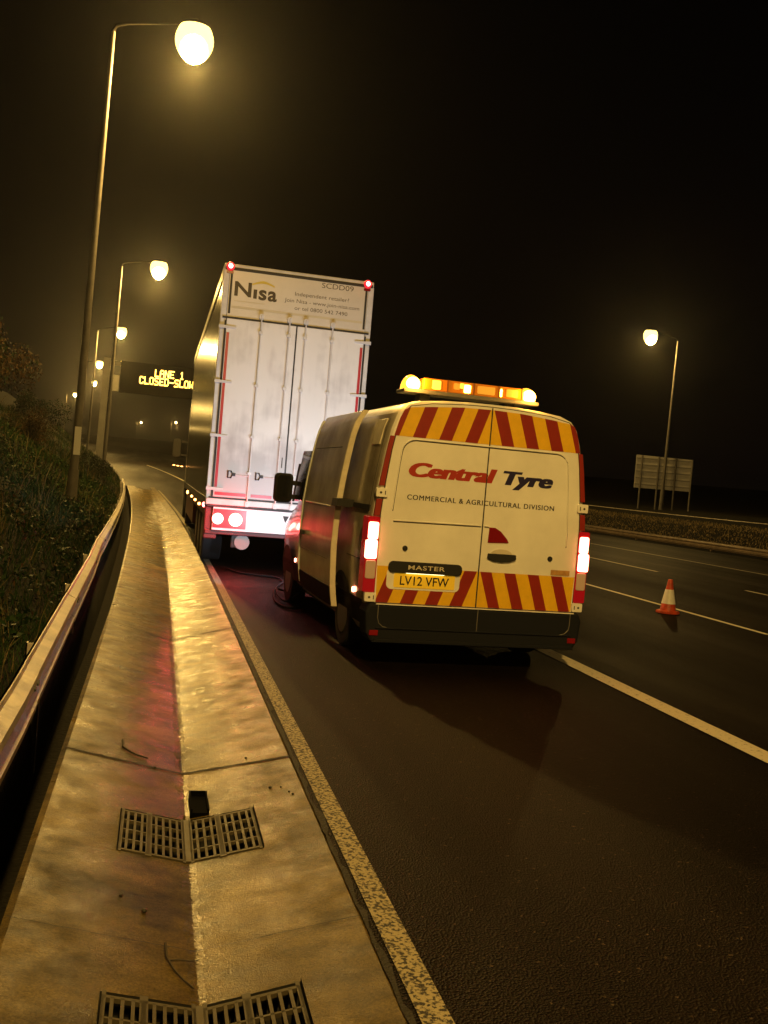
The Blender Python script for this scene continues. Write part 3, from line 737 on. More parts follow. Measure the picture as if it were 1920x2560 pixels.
# rear doors: two panels on the rear plane
def top_edge(x):  # roofline of the door openings
    w = abs(x-VX); return 2.487-.05*(w/.8)**2 if w < .80 else 2.437-(w-.80)*.6
def door_poly(xs):
    lo = [(x, .565) for x in xs]
    return lo
for s in (-1, 1):
    edge = [(.565,1.005),(1.0,1.012),(1.4,1.008),(1.7,.985),(2.0,.95),(2.2,.915),(2.36,.865),(2.42,.80)]
    outer = [(VX+s*w, z) for z, w in edge]
    inner_x = VX+s*.004
    topx = [VX+s*w for w in (.6,.4,.2)]
    poly = outer + [(x, top_edge(x)) for x in topx] + [(inner_x, top_edge(inner_x)), (inner_x, .565)]
    if s < 0: poly = poly[::-1]
    d = MB().prism(poly, 8.85, 8.885).build('rear_door', M_WHITE, van, bevel=.006)
    # swage outline of the recessed panel
    xa, xb = (2.115, VX-.012) if s < 0 else (VX+.012, 3.90)
    zt_, zb_ = 2.115, 1.36 if s < 0 else 1.30
    R = .13
    if s < 0:
        P = [(xb,zt_)]+[(xa+R-R*math.sin(t*math.pi/12), zt_-R+R*math.cos(t*math.pi/12)) for t in range(7)]
        P = [(x+(.045 if z > 1.9 else .045*(z-1.36)/.54), z) for x, z in P]+[(xa+.035,1.9),(xa,1.45)]
        swages = [P, [(2.13,1.352),(2.6,1.358),(3.0,1.362)]]
    else:
        P = [(xa,zt_)]+[(xb-.05-R+R*math.sin(t*math.pi/12), zt_-R+R*math.cos(t*math.pi/12)) for t in range(7)]+[(xb-.035,1.8),(xb,1.35),(xb,1.22)]
        swages = [P, [(3.035,1.362),(3.07,1.362),(3.11,1.352)]]
    for q in swages:
        sw = MB(); sw.tube([(x,8.8505,z) for x,z in q], .0075, n=8); sw.tube([(x+.006,8.8495,z-.012) for x,z in q], .0045, n=6, mi=1)  # second, dark tube paints the shade line under the bead
        sw.build('swage', [M_WHITE, M_SEAM], d, smooth=60)
MB().box(VX-.0055,VX+.0055,8.847,8.89,.565,2.48).build('door_seam', M_SEAM, van)
for s in (-1,1):
    MB().tube([(VX+s*(w+.004),8.853,z) for z,w in edge]+[(VX+s*w,8.853,top_edge(VX+s*w)+.002) for w in (.6,.4,.2,0)], .0045, n=6).build('door_gap', M_SEAM, van)
# chevrons
def band(name, conv, stripes, apex):
    mb = MB(); mb.prism(conv, 8.8475, 8.8490)
    for q in stripes:
        c_ = clip(q, conv)
        if len(c_) > 2: mb.prism(c_, 8.8458, 8.8474, mi=1)
    return mb.build(name, [M_YEL, M_RED], van)
UPL = [(2.075,2.135),(VX-.007,2.135),(VX-.007,2.462),(2.72,2.455),(2.42,2.43),(2.20,2.405),(2.155,2.38),(2.118,2.3)]
UPR = [(2*VX-x,z) for x,z in UPL][::-1]
def stripes(xapex, z0, z1, slant, s, period=.258, w=.125, off=.0):
    out = []
    for k in range(5):
        a = xapex-s*(off+k*period); b = a-s*w
        if s > 0: q = [(b-slant,z0),(a-slant,z0),(a,z1),(b,z1)]
        else: q = [(a+slant,z0),(b+slant,z0),(b,z1),(a,z1)]
        out.append(q)
    return out
band('upper_chevrons', UPL, stripes(VX-.012,2.12,2.48,.118,1), 0)
band('upper_chevrons', UPR, stripes(VX+.012,2.12,2.48,.118,-1), 0)
LOL = [(2.030,.585),(VX-.007,.585),(VX-.007,.925),(2.018,.925)]
LOR = [(2*VX-x,z) for x,z in LOL][::-1]
band('lower_chevrons', LOL, stripes(VX-.012,.57,.94,.135,1,.245,.125), 0)
band('lower_chevrons', LOR, stripes(VX+.012,.57,.94,.120,-1,.245,.115), 0)
for s in (-1,1):
    q = [(1.037,1.385),(1.037,1.52),(1.02,1.52+.0),(.965,1.52),(.965,1.385)]
    def seg(za, zb):
        o_ = lambda z: W(z)-.012; i_ = lambda z: W(z)-.075
        zs = [za+(zb-za)*t/4 for t in range(5)]
        A = [(VX+s*o_(z), z) for z in zs]; B = [(VX+s*i_(z), z) for z in zs][::-1]
        p_ = A+B
        return p_ if s > 0 else p_[::-1]
    MB().prism(seg(1.385,1.54), 8.853, 8.876).prism(seg(1.665,2.13), 8.853, 8.876).build('red_strip', M_RED, van)
# hinges
for s in (-1,1):
    for z in (1.60,.63):
        h = MB(); x0 = VX+s*(1.02 if z > 1 else 1.05)
        h.prism(rrect(min(x0-s*.055,x0+s*.055),max(x0-s*.055,x0+s*.055),z-.042,z+.042,.012,3), 8.825, 8.87)
        hg = h.build('hinge', M_WHITE, van, smooth=40, bevel=.004)
        MB().cyl((x0+s*.012,8.822,z),(x0+s*.012,8.826,z),.011,n=10).build('hinge_bolt', M_SEAM, hg)
        MB().box(x0-s*.03-.004,x0-s*.03+.004,8.8215,8.826,z-.018,z+.018).build('hinge_bolt', M_SEAM, hg)
# tail lights
for s in (-1,1):
    def tl(z0,z1,a,b,y0_,y1_,m,name,par):
        x0 = VX+s*a; x1 = VX+s*b
        return MB().prism(rrect(min(x0,x1),max(x0,x1),z0,z1,.018,3), y0_, y1_).build(name, m, par, smooth=40, bevel=.006)
    t = tl(.675,1.375,1.010,1.128,8.838,9.02,M_LGLOW,'tail_light',van)
    tl(1.165,1.325,1.022,1.118,8.826,8.86,M_LIT,'lit_lens',t)
    tl(.985,1.160,1.022,1.132,8.824,8.86,M_LIT,'lit_lens',t)
    tl(.80,.972,1.020,1.118,8.829,8.86,M_LCLR,'clear_lens',t)
# lettering
ct = text('Central',2.255,1.775,.855,.128,8.8478,M_TRED,'lettering',van,shear=.25,bold=.022,fat=.013)
text('Tyre',3.195,1.772,.50,.128,8.8478,M_TBLU,'lettering',van,shear=.25,bold=.022,fat=.013)
text('COMMERCIAL & AGRICULTURAL DIVISION',2.25,1.556,1.49,.047,8.8478,M_TBLK,'lettering',van,bold=.0,fat=.0016,spacing=1.15)
# number plate, badge, handle, locks, emblem
pr = MB().prism(rrect(2.115,2.835,.715,.915,.05), 8.8425, 8.8462).build('plate_recess', M_WHITE, van, smooth=40)
pl = MB().prism(rrect(2.185,2.785,.735,.868,.012), 8.8375, 8.8424).build('number_plate', M_PLY, van)
text('LV12 VFW',2.245,.760,.48,.083,8.8368,M_TBLK,'lettering',pl,bold=.012)
bd = MB(); bd.prism(rrect(2.12,2.845,.872,.978,.045), 8.820, 8.8415); bdo = bd.build('badge_bar', M_VDARK, van, smooth=40, bevel=.006)
text('MASTER',2.31,.908,.36,.040,8.8185,M_WORN,'lettering',bdo,bold=.012,spacing=1.1)
MB().box(2.30,2.67,8.823,8.838,.8695,.8715).build('plate_lamp', mat('plate_lamp_lit',(.9,.9,.8),.4,emit=(1,.85,.5),es=4.0), bdo)
MB().prism([(3.085,1.205),(3.30,1.215),(3.285,1.245),(3.21,1.32),(3.15,1.352),(3.09,1.352)], 8.840, 8.851).build('high_reflector', M_LRED, van, bevel=.004)
hd = MB(); hd.prism([(3.09,1.06),(3.15,1.035),(3.235,1.028),(3.32,1.035),(3.385,1.06),(3.38,1.105),(3.095,1.105)], 8.824, 8.8475); hdo = hd.build('door_handle', M_VDARK, van, bevel=.005)
MB().prism([(3.13,1.106)]+[(3.235+.105*math.cos(a*math.pi/10),1.106+.045*math.sin(a*math.pi/10)) for a in range(0,10)]+[(3.13,1.107)], 8.838, 8.8492).build('handle_cup', M_WORN, hdo, smooth=40)
for x,z in ((2.27,1.10),(3.745,1.09)): MB().cyl((x,8.838,z),(x,8.851,z),.024,.026,14).build('door_lock', M_VDARK, van, smooth=40)
MB().box(3.765,3.965,8.8440,8.8455,.935,.985).build('sticker', mat('sticker_orange',(0.50,0.27,0.08),.5,var=.3,scale=30), van)
# bumper with step and door cut lines
MB().prism([(1.925,.50),(1.945,.30),(2.00,.215),(4.04,.215),(4.095,.30),(4.115,.50),(4.08,.582),(1.96,.582)], 8.79, 9.05).build('bumper', M_VGREY, van, bevel=.03)
MB().prism([(2.03,.35),(4.01,.35),(4.01,.362),(2.03,.362)],8.775,8.80).prism([(2.0,.225),(4.04,.225),(4.0,.26),(2.04,.26)],8.76,8.80).build('bumper_step', M_VGREY, van, bevel=.008)
ln = [(2.045,.58),(2.045,.45),(2.06,.40),(2.10,.368),(2.16,.355),(3.02,.352),(3.88,.357),(3.94,.375),(3.975,.41),(3.985,.46),(3.985,.58)]
M_LINE2 = mat('gap_edge_pale', (0.12,0.115,0.105), .5)
MB().tube([(x,8.7885,z) for x,z in ln], .0045, n=6).tube([(3.025,8.7885,.352),(3.025,8.7885,.58)], .0045, n=6, mi=0).build('door_edge_line', M_LINE2, van)
MB().box(2.02,4.02,8.784,8.79,.572,.582).build('lower_trim', M_WHITE, van)
for x in (1.975,3.975): MB().box(x,x+.085,8.780,8.792,.285,.335).build('reflector', M_LRED, van, bevel=.004)
# roof light bar
lbz = 2.56
bb = MB(); bb.prism(rrect(2.17,3.545,lbz,lbz+.035,.012), 8.98, 9.25); bar = bb.build('light_bar', M_RIB, van, bevel=.004)
[MB().box(a,a+.1,9.05,9.2,2.47,2.565).build('bar_foot', M_VDARK, bar) for a in (2.35,3.22)]
segs = [(2.36,2.60),(2.60,2.865),(2.865,3.125),(3.125,3.37)]
for a,b in segs:
    MB().box(a+.003,b-.003,8.99,9.24,lbz+.036,lbz+.150).build('amber_cover', M_AMB, bar, bevel=.008)
    MB().box(b-.008,b+.008,8.983,8.992,lbz+.036,lbz+.150).build('cover_rib', mat('rib_amber',(.22,.07,.01),.4), bar)
for a,b,z0,z1,m in ((2.445,2.530,.05,.135,M_AMBM),(2.66,2.72,.07,.13,M_AMBR),(2.72,2.765,.085,.135,M_AMBM),(2.765,2.83,.05,.125,M_AMBL),(2.90,3.08,.055,.13,M_AMBR),(3.135,3.155,.05,.125,M_AMBL),(3.20,3.32,.055,.13,M_AMBR)):
    MB().prism(rrect(a,b,lbz+z0,lbz+z1,.01,3),8.984,8.99).build('bar_lamp', m, bar)
for x,wd in ((2.268,.095),(3.455,.095)):
    d_ = MB(); d_.sphere((x,9.115,lbz+.036),wd,.125,.140,n=18,m=6,t0=0,t1=math.pi/2); bo = d_.build('beacon', M_AMBD, bar, smooth=60); MB().sphere((x,9.035,lbz+.080),.068,.075,.070,n=16,m=10).build('beacon_bulb', M_AMBL, bo, smooth=60)
for x,e in ((2.268,22.0),(3.455,22.0)):
    li = bpy.data.lights.new('beacon_light','POINT'); li.energy = e; li.color = (1,.45,.06); li.shadow_soft_size = .05
    lo = bpy.data.objects.new('beacon_light', li); C.objects.link(lo); lo.parent = van; lo.location = (x-VX, 8.92-VY, lbz+.10)
# left side: panels that follow the body
def side(y0, y1, z0, z1, off, thick, m, name, par, nz=10, s=-1, zsk=0.0, ny=2):
    mb = MB(); out = []; 
    zs = [z0+(z1-z0)*k/nz for k in range(nz+1)]
    for y in [y0+(y1-y0)*k/ny for k in range(ny+1)]:
        A = [(VX+s*(W(z)+off), y, z) for z in zs]; B = [(VX+s*(W(z)+off-thick), y, z) for z in zs][::-1]
        out.append(A+B)
    return mb.loft(out, closed=True).build(name, m, par, smooth=35, bevel=.004)
sd = side(9.84,11.50,.40,2.40,.138,.06,M_GRIMESHADE,'sliding_door',van,16)
side(9.80,9.838,.40,2.41,.143,.060,M_WORN,'door_edge',sd,16)
side(11.502,11.54,.45,2.36,.147,.05,M_EDGELIT,'door_edge',sd,16)
side(10.05,11.36,1.40,1.412,.143,.01,M_WORN,'pressed_line',sd,2)
side(10.05,11.36,2.02,2.03,.141,.01,M_SEAM,'pressed_line',sd,2)
side(10.0,11.48,.86,.868,.141,.01,M_SEAM,'pressed_line',sd,2)
side(9.86,11.48,.40,.60,.144,.01,M_VGREY,'sill_trim',sd,3)
side(11.25,11.43,1.02,1.07,.163,.03,M_VDARK,'door_handle',sd,2)
side(8.98,9.79,1.425,1.475,.012,.02,M_VDARK,'slide_rail',van,2)
side(9.60,9.86,1.42,1.50,.175,.165,M_VDARK,'roller_arm',van,2)
side(8.99,9.78,.62,2.0,.003,.01,M_SEAM,'panel_gap',van,2,ny=1) if False else None
side(9.02,9.026,.6,2.3,.003,.01,M_SEAM,'panel_gap',van,14)
side(9.10,9.40,2.05,2.30,.010,.02,M_WORN,'roof_vent',van,4)
side(9.05,13.4,.34,.58,.006,.02,M_VGREY,'sill_trim',van,4)
side(9.05,9.7,.95,.958,.005,.01,M_SEAM,'panel_gap',van,2)
for s in (-1,1):
    side(11.72,12.85,1.38,2.02,.004,.01,M_GLASS,'side_window',van,8,s=s)
    side(12.86,12.98,1.35,1.85,.006,.012,M_VDARK,'window_pillar',van,6,s=s)
    side(11.68,11.686,.6,2.2,.004,.01,M_SEAM,'panel_gap',van,12,s=s)
MB().add([(VX-.92,12.27,2.26),(VX+.92,12.27,2.26),(VX+.98,13.08,1.56),(VX-.98,13.08,1.56)],[(0,3,2,1)]).build('windscreen', M_GLASS, van)
sm = MB(); sm.cyl((VX-1.085,9.32,.64),(VX-1.10,9.32,.64),.028,.026,12); sm.build('side_marker', M_LITS, van)
MB().cyl((VX-1.085,12.40,.62),(VX-1.10,12.40,.62),.026,.024,12).build('side_marker', M_LITS, van)
for s in (-1,1):
    mx = VX+s*1.25
    mir = MB().prism(rrect(mx-.115,mx+.115,1.33,1.71,.06), 12.74, 12.92).build('mirror', M_VDARK, van, smooth=50, bevel=.025)
    MB().box(min(mx+ -s*.10,VX+s*1.0),max(mx-s*.10,VX+s*1.0),12.80,12.88,1.56,1.62).box(min(mx-s*.10,VX+s*1.0),max(mx-s*.10,VX+s*1.0),12.80,12.88,1.38,1.44).build('mirror_arm', M_VDARK, mir)
    MB().prism(rrect(mx-.095,mx+.095,1.36,1.68,.05),12.735,12.739).build('mirror_glass', M_GLASS, mir)
for s in (-1,1):
    for y in (9.87,13.05):
        xo = VX+s*1.045; w_ = MB(); w_.cyl((xo,y,.335),(xo-s*.2,y,.335),.335,n=28); wh = w_.build('wheel', M_TYRE, van, smooth=40, bevel=.02)
        MB().cyl((xo+s*.004,y,.335),(xo-s*.05,y,.335),.20,.17,20).build('rim', M_RIM, wh, smooth=40)
        MB().add(*(lambda P:([(VX+s*(W(z)+.008),yy,z) for yy,z in P],[tuple(range(len(P)))]))([(y+.43*math.cos(a*math.pi/12),.34+.43*math.sin(a*math.pi/12)) for a in range(13)])).build('wheel_arch', M_VDARK, van)
    hl = MB(); hl.sphere((VX+s*.76,13.72,.88),.13,.20,.15,n=14,m=8); hl.build('headlight', mat('headlamp_lit',(.9,.9,.9),.2,emit=(.9,.95,1),es=12), van, smooth=60)
    li = bpy.data.lights.new('headlight_beam','SPOT'); li.energy = 245; li.color = (.80,.86,1.0); li.spot_size = math.radians(150); li.spot_blend = .6; li.shadow_soft_size = .07
    lo = bpy.data.objects.new('headlight_beam', li); C.objects.link(lo); lo.parent = van; lo.location = (s*.76, 14.02-VY, .88); lo.rotation_euler = (math.radians(90+3), 0, 0)
van.rotation_euler.z = VYAW
# ------------------------------------------------------------------ articulated lorry
TY = 16.8; TXL, TXR = .80, 3.38
def dirty(name, col, dirt, z0, z1):
    m = mat(name, col, .42, scale=2.2); nt = m.node_tree; b = nt.nodes['Principled BSDF']; tc = nt.nodes['Texture Coordinate']
    sp_ = nt.nodes.new('ShaderNodeSeparateXYZ'); lk(nt, tc.outputs['Object'], sp_.inputs[0])
    n1 = nt.nodes.new('ShaderNodeTexNoise'); n1.inputs['Scale'].default_value = 1.7; n1.inputs['Detail'].default_value = 7; lk(nt, tc.outputs['Object'], n1.inputs['Vector'])
    mp = nt.nodes.new('ShaderNodeMapping'); mp.inputs['Scale'].default_value = (7,7,.7); lk(nt, tc.outputs['Object'], mp.inputs[0])
    n2 = nt.nodes.new('ShaderNodeTexNoise'); n2.inputs['Scale'].default_value = 1.3; n2.inputs['Detail'].default_value = 5; lk(nt, mp.outputs[0], n2.inputs['Vector'])
    mr = nt.nodes.new('ShaderNodeMapRange'); mr.inputs[1].default_value = z0; mr.inputs[2].default_value = z1; mr.inputs[3].default_value = .55; mr.inputs[4].default_value = 0.0; lk(nt, sp_.outputs['Z'], mr.inputs[0])
    a = nt.nodes.new('ShaderNodeMath'); a.operation = 'MULTIPLY_ADD'; a.inputs[1].default_value = 1.0
    lk(nt, n1.outputs['Fac'], a.inputs[0]); lk(nt, mr.outputs[0], a.inputs[2])
    c = nt.nodes.new('ShaderNodeMath'); c.operation = 'MULTIPLY_ADD'; c.inputs[1].default_value = .35; lk(nt, n2.outputs['Fac'], c.inputs[0]); lk(nt, a.outputs[0], c.inputs[2])
    r = nt.nodes.new('ShaderNodeValToRGB'); r.color_ramp.elements[0].position = .68; r.color_ramp.elements[0].color = (*col,1)
    r.color_ramp.elements[1].position = 1.25 if False else 1.0; r.color_ramp.elements[1].color = (*dirt,1)
    lk(nt, c.outputs[0], r.inputs[0]); lk(nt, r.outputs[0], b.inputs['Base Color']); return m
M_TW = dirty('trailer_door_white', (0.70,0.68,0.65), (0.42,0.40,0.39), 1.4, 2.5)
M_TF = mat('trailer_frame', (0.62,0.60,0.57), .42, var=.2, scale=5)
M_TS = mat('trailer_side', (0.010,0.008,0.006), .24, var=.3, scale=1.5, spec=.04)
M_TK = mat('trailer_black', (0.018,0.016,0.015), .6)
M_HEAD = mat('header_cream', (0.60,0.54,0.44), .35, var=.08, scale=3)
M_TAPE = mat('tape_red', (0.42,0.018,0.035), .35)
M_BAND = mat('header_band', (0.55,0.47,0.30), .5)
M_BAND2 = mat('header_yellow', (0.62,0.46,0.06), .5)
M_GREY = mat('header_grey_text', (0.07,0.055,0.035), .5)
M_NISA = mat('logo_dark', (0.030,0.018,0.012), .5)
M_REDL = mat('lamp_red_lit', (.8,.2,.2), .3, emit=(1.0,0.10,0.085), es=22.0)
M_GREYD = mat('dull_disc', (0.22,0.21,0.2), .5)
M_REDGLOW = mat('lens_red_glowing', (.3,.01,.015), .3, emit=(1.0,0.02,0.035), es=1.0)
M_REDB = mat('marker_board_red', (0.50,0.012,0.02), .3)
M_WHB = mat('light_board_white', (0.78,0.78,0.78), .35)
M_ORNL = mat('marker_orange_lit', (.8,.4,.1), .3, emit=(1.0,0.42,0.10), es=10.0)
M_DKRED = mat('chassis_red', (0.085,0.010,0.010), .55)
tr = thing('articulated_lorry', (2.09,TY,0), 'tall white rear of a lorry trailer with red roof lights, parked ahead of the van', 'lorry')
T1 = 31.6
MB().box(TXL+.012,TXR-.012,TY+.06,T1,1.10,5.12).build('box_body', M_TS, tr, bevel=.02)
MB().box(TXL,TXR,TY+.01,T1+.01,5.06,5.155).build('roof', M_TF, tr, bevel=.02)
for s, x in ((-1,TXL),(1,TXR)):
    MB().box(x-.005 if s<0 else x-.095, x+.095 if s<0 else x+.005, TY+.015, TY+.14, 1.08, 5.06).build('corner_post', M_TF, tr, bevel=.01)
MB().box(TXL-.006,TXL+.01,TY+.2,T1-.1,4.93,5.05).build('side_rail', M_TF, tr)
MB().box(TXL-.006,TXL+.01,TY+.2,T1-.1,1.05,1.20).build('side_rail', M_TK, tr)
# header
hdr = MB().box(TXL+.10,TXR-.10,TY+.012,TY+.06,4.27,5.055).build('header_panel', M_HEAD, tr)
MB().box(TXL+.02,TXR-.02,TY+.004,TY+.03,5.048,5.098).build('roof_gutter', M_TK, tr)
for x in (.915,3.235): MB().box(x,x+.035,TY+.003,TY+.03,4.32,5.045).build('header_bar', M_TK, tr)
text('N',.995,4.635,.285,.235,TY+.0105,M_NISA,'lettering',hdr,bold=.025)
text('\u0131',1.315,4.625,.060,.215,TY+.0105,M_NISA,'lettering',hdr,bold=.03)
text('s',1.405,4.615,.135,.235,TY+.0105,M_NISA,'lettering',hdr,bold=.03)
text('a',1.560,4.612,.155,.235,TY+.0105,M_NISA,'lettering',hdr,bold=.03)
arc = [(1.285+.38*t/10, 4.835+.045*math.sin(math.pi*t/10)+.004*t/10) for t in range(11)]
arc2 = [(x, z+.045-.02*abs(i-5)/5) for i,(x,z) in enumerate(arc)][::-1]
MB().prism(arc+arc2, TY+.0095, TY+.0118).build('logo_arc', M_BAND2, hdr)
MB().box(1.0,1.52,TY+.0100,TY+.0118,4.535,4.548).build('logo_line', M_BAND, hdr)
text('SCDD09',2.47,4.945,.555,.088,TY+.0105,M_GREY,'lettering',hdr)
text('Independent retailer?',2.02,4.755,.94,.064,TY+.0105,M_GREY,'lettering',hdr)
text('Join Nisa - www.join-nisa.com',1.85,4.635,1.30,.064,TY+.0105,M_GREY,'lettering',hdr)
text('or tel 0800 542 7490',2.03,4.515,.92,.064,TY+.0105,M_GREY,'lettering',hdr)
MB().box(.96,3.22,TY+.0100,TY+.0118,4.415,4.455).build('header_band', M_BAND, hdr)
# doors
SE = 2.095
for x0, x1, rods, hx in ((TXL+.105,SE-.012,(1.485,1.965),TXL),(SE+.012,TXR-.105,(2.245,2.71),TXR)):
    dr = MB().box(x0,x1,TY-.012,TY+.05,1.225,4.235).build('rear_door', M_TW, tr, bevel=.006)
    for rx in rods:
        rb = MB(); rb.cyl((rx,TY-.045,1.12),(rx,TY-.045,4.34),.014,n=10); rd = rb.build('lock_rod', M_TF, dr, smooth=40)
        g = MB()
        for z in (4.05,3.15,2.28,1.66): g.box(rx-.032,rx+.032,TY-.062,TY-.01,z-.022,z+.022)
        g.prism(rrect(rx-.042,rx+.042,4.27,4.37,.035,4),TY-.05,TY+.004); g.prism(rrect(rx-.03,rx+.03,1.09,1.18,.01,2),TY-.055,TY+.02)
        g.build('rod_bracket', M_TF, rd)
    for z in (4.09,3.17,2.26,1.36):
        a_, b_ = (hx-.02,hx+.27) if hx < 2 else (hx-.27,hx+.02)
        MB().prism([(a_,z-.03),(b_,z-.016),(b_,z+.016),(a_,z+.03)] if hx < 2 else [(a_,z-.016),(b_,z-.03),(b_,z+.03),(a_,z+.016)], TY-.035, TY-.013).build('hinge', M_TF, dr, bevel=.004)
    tx = (x0+.012, x0+.058) if hx < 2 else (x1-.058, x1-.012)
    MB().box(*tx,TY-.0165,TY-.0125,1.39,4.0).build('reflective_tape', M_TAPE, dr)
    if hx < 2:
        MB().box(.93,1.455,TY-.0165,TY-.0125,1.255,1.31).box(1.54,1.90,TY-.0165,TY-.0125,1.255,1.31).build('reflective_tape', M_TAPE, dr)
        MB().box(2.018,2.034,TY-.0175,TY-.0125,1.80,1.98).build('door_stop', M_TK, dr)
        for x in (1.13,1.60):
            dh = MB(); dh.tube([(x,TY-.03,1.56),(x,TY-.03,1.68),(x+.05,TY-.03,1.675),(x+.075,TY-.03,1.62),(x+.05,TY-.03,1.565)],.013,n=8,closed=True); dh.box(x+.07,x+.125,TY-.04,TY-.012,1.595,1.645); dho = dh.build('grab_handle', M_TK, dr, smooth=50)
            MB().cyl((x+.125,TY-.03,1.615),(x+.36,TY-.03,1.612),.008,n=8).build('handle_bar', M_TF, dho)
    else:
        MB().box(2.3,2.75,TY-.0165,TY-.0125,1.255,1.31).box(2.8,3.2,TY-.0165,TY-.0125,1.255,1.31).build('reflective_tape', M_TAPE, dr)
MB().box(TXL+.03,TXR-.03,TY-.006,TY+.02,4.237,4.268).build('door_seal', M_TK, tr)
MB().box(SE-.011,SE+.011,TY-.010,TY+.02,1.225,4.236).build('door_seal', M_TK, tr)
MB().box(TXL+.04,TXR-.04,TY-.006,TY+.02,1.198,1.224).build('door_seal', M_TK, tr)
for x in (TXL+.072,TXR-.095): MB().box(x,x+.023,TY-.004,TY+.03,1.22,4.2).build('door_seal', M_TK, tr)
MB().box(TXL,TXR,TY-.02,TY+.14,1.095,1.195).build('rear_sill', M_TF, tr, bevel=.008)
MB().box(TXL+.02,TXR-.02,TY+.0,TY+.12,1.055,1.094).build('sill_seam', M_TK, tr)  # black seam below the rear sill
for x in (TXL+.10,TXR-.12):
    lb_ = MB(); lb_.sphere((x,TY-.02,5.10),.070,.055,.075,n=16,m=10); lbo = lb_.build('roof_lamp', M_REDGLOW, tr, smooth=60)
    MB().sphere((x,TY-.045,5.10),.044,.045,.048,n=14,m=8).build('bulb', M_REDL, lbo, smooth=60)
    MB().prism(rrect(x-.06,x+.06,4.985,5.03,.015,3),TY-.004,TY+.004).build('lamp_base', M_LRED, tr)
# lamp board and underrun
lbd = MB().box(.93,3.25,TY+.02,TY+.07,.66,1.05).build('lamp_board', M_WHB, tr, bevel=.01)
for x0 in (.95,2.67):
    MB().box(x0-.01,x0+.55,TY+.010,TY+.019,.70,1.02).build('marker_board', M_REDB, lbd, bevel=.004)
    for dx,r in ((.07,.095),(.37,.115)):
        MB().cyl((x0+dx,TY-.01,.855),(x0+dx,TY+.0095,.855),r*1.0,r*1.0,20).build('tail_lamp', M_REDL if dx < .2 else M_LIT, lbd, smooth=40)
for k in range(3):
    x = 2.12+.13*k; MB().add([(x,TY+.012,.98),(x+.11,TY+.012,.98),(x+.05,TY+.012,.86)],[(0,2,1)]).build('chevron_mark', M_TK, lbd)
MB().box(.82,3.36,TY+.08,TY+.22,.585,.66).build('underrun_bar', M_DKRED, tr, bevel=.01)
[MB().box(a,a+.22,TY+.10,TY+.5,.50,1.05).build('mudguard', M_DKRED, tr, bevel=.02) for a in (.80,3.14)]
MB().box(1.28,1.55,TY+.2,TY+.24,.36,.60).build('mud_flap', M_TK, tr, bevel=.02)
MB().cyl((1.47,TY+.16,.47),(1.47,TY+.19,.47),.13,.12,20).build('tow_disc', M_GREYD, tr, smooth=40)
MB().box(1.2,2.98,TY+.3,T1,.75,1.09).build('chassis', M_DKRED, tr)
MB().box(TXL+.01,TXL+.07,TY+6,T1-3,.42,.98).build('side_guard', M_DKRED, tr)
MB().box(TXL+.01,TXL+.06,TY+.3,TY+5.6,.88,1.06).build('side_skirt', M_DKRED, tr)
for y in (18.6,19.95,21.3,29.8,33.6):
    for s,x in ((-1,TXL+.05),(1,TXR-.05)):
        wh = MB().cyl((x,y,.51),(x-s*.36,y,.51),.51,n=30).build('wheel', M_TYRE, tr, smooth=40, bevel=.03)
        MB().cyl((x+s*.004,y,.51),(x-s*.09,y,.51),.28,.22,20).build('rim', M_RIM, wh, smooth=40)
    if y < 25: MB().cyl((TXL+.4,y,.51),(TXR-.4,y,.51),.08,n=10).build('axle', M_TK, tr)
for y,z,m,r in ((17.25,1.06,M_REDL,.045),(19.2,1.0,M_ORNL,.028),(21.4,1.0,M_ORNL,.028),(23.8,1.0,M_ORNL,.028),(27.4,1.0,M_ORNL,.05)):
    sb_ = MB(); sb_.sphere((TXL-.01,y,z),.03,r,r,n=12,m=8); sb_.build('side_lamp', m, tr, smooth=60)
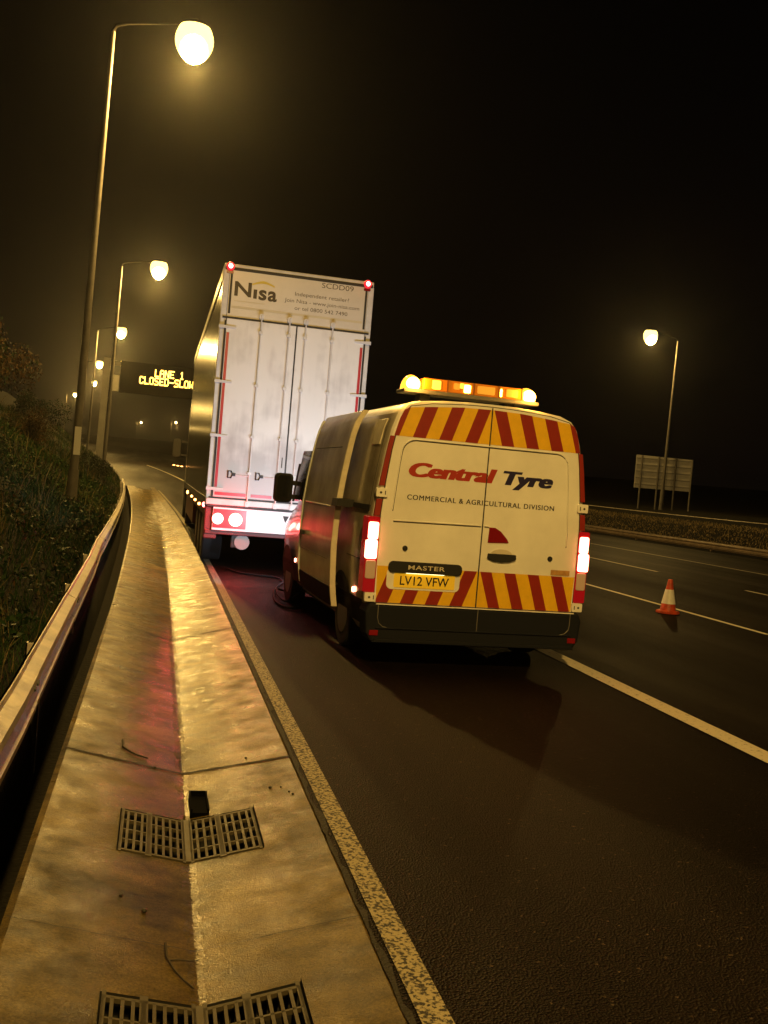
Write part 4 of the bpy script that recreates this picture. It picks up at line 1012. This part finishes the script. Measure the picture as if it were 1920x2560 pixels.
# tractor cab
def cabr(y, x0, x1, z0, z1, r=.18):
    return [(x, y, z) for x, z in rrect(x0,x1,z0,z1,r,4)]
MB().loft([cabr(32.4,.86,3.32,1.0,3.75),cabr(33.2,.84,3.34,.95,3.85),cabr(34.4,.86,3.32,.6,3.7),cabr(34.6,.95,3.23,.6,3.4)], closed=True).build('cab', mat('cab_paint',(0.30,0.26,0.22),.35,coat=.3), tr, smooth=40)
MB().box(1.2,2.98,31.2,34.0,.55,1.0).build('tractor_chassis', M_DKRED, tr)
MB().box(.836,.842,33.3,34.2,2.1,2.9).build('cab_window', M_GLASS, tr)
mi_ = MB().prism(rrect(.36,.66,1.98,2.62,.09),33.85,34.02).build('cab_mirror', M_TK, tr, smooth=50, bevel=.03)
MB().box(.64,.9,33.9,33.96,2.5,2.55).box(.64,.9,33.9,33.96,2.05,2.1).build('mirror_arm', M_TK, mi_)
for k in range(3):
    MB().box(.42+.13*k,.49+.13*k,33.72,33.75,1.70-.012*k,1.725-.012*k).build('cab_lamp', M_ORNL, tr)
MB().box(.40,.85,33.76,33.80,1.68,1.72).build('cab_lamp_rail', M_TK, tr)
# lights that the lorry's own lamps throw
for x, e in ((1.03,30.0),(1.34,18.0),(3.0,12.0)):
    li = bpy.data.lights.new('tail_lamp_light','POINT'); li.energy = e; li.color = (1.0,.05,.045); li.shadow_soft_size = .09
    lo = bpy.data.objects.new('tail_lamp_light', li); C.objects.link(lo); lo.parent = tr; lo.location = (x-2.09, TY-.14-TY, .855)

# ------------------------------------------------------------------ damp night air
M_HAZE = bpy.data.materials.new('damp_air'); M_HAZE.use_nodes = True
nt = M_HAZE.node_tree; nt.nodes.clear(); out = nt.nodes.new('ShaderNodeOutputMaterial'); pv = nt.nodes.new('ShaderNodeVolumePrincipled')
pv.inputs['Color'].default_value = (0.85,0.85,0.85,1); pv.inputs['Density'].default_value = 0.00019; pv.inputs['Anisotropy'].default_value = 0.89
lk(nt, pv.outputs[0], out.inputs['Volume'])
hz = MB().box(-1000,1000,-160,1150,-2.2,34).build('haze', M_HAZE); tag(hz, 'thin damp air glowing round the lamps', 'haze', kind='stuff')
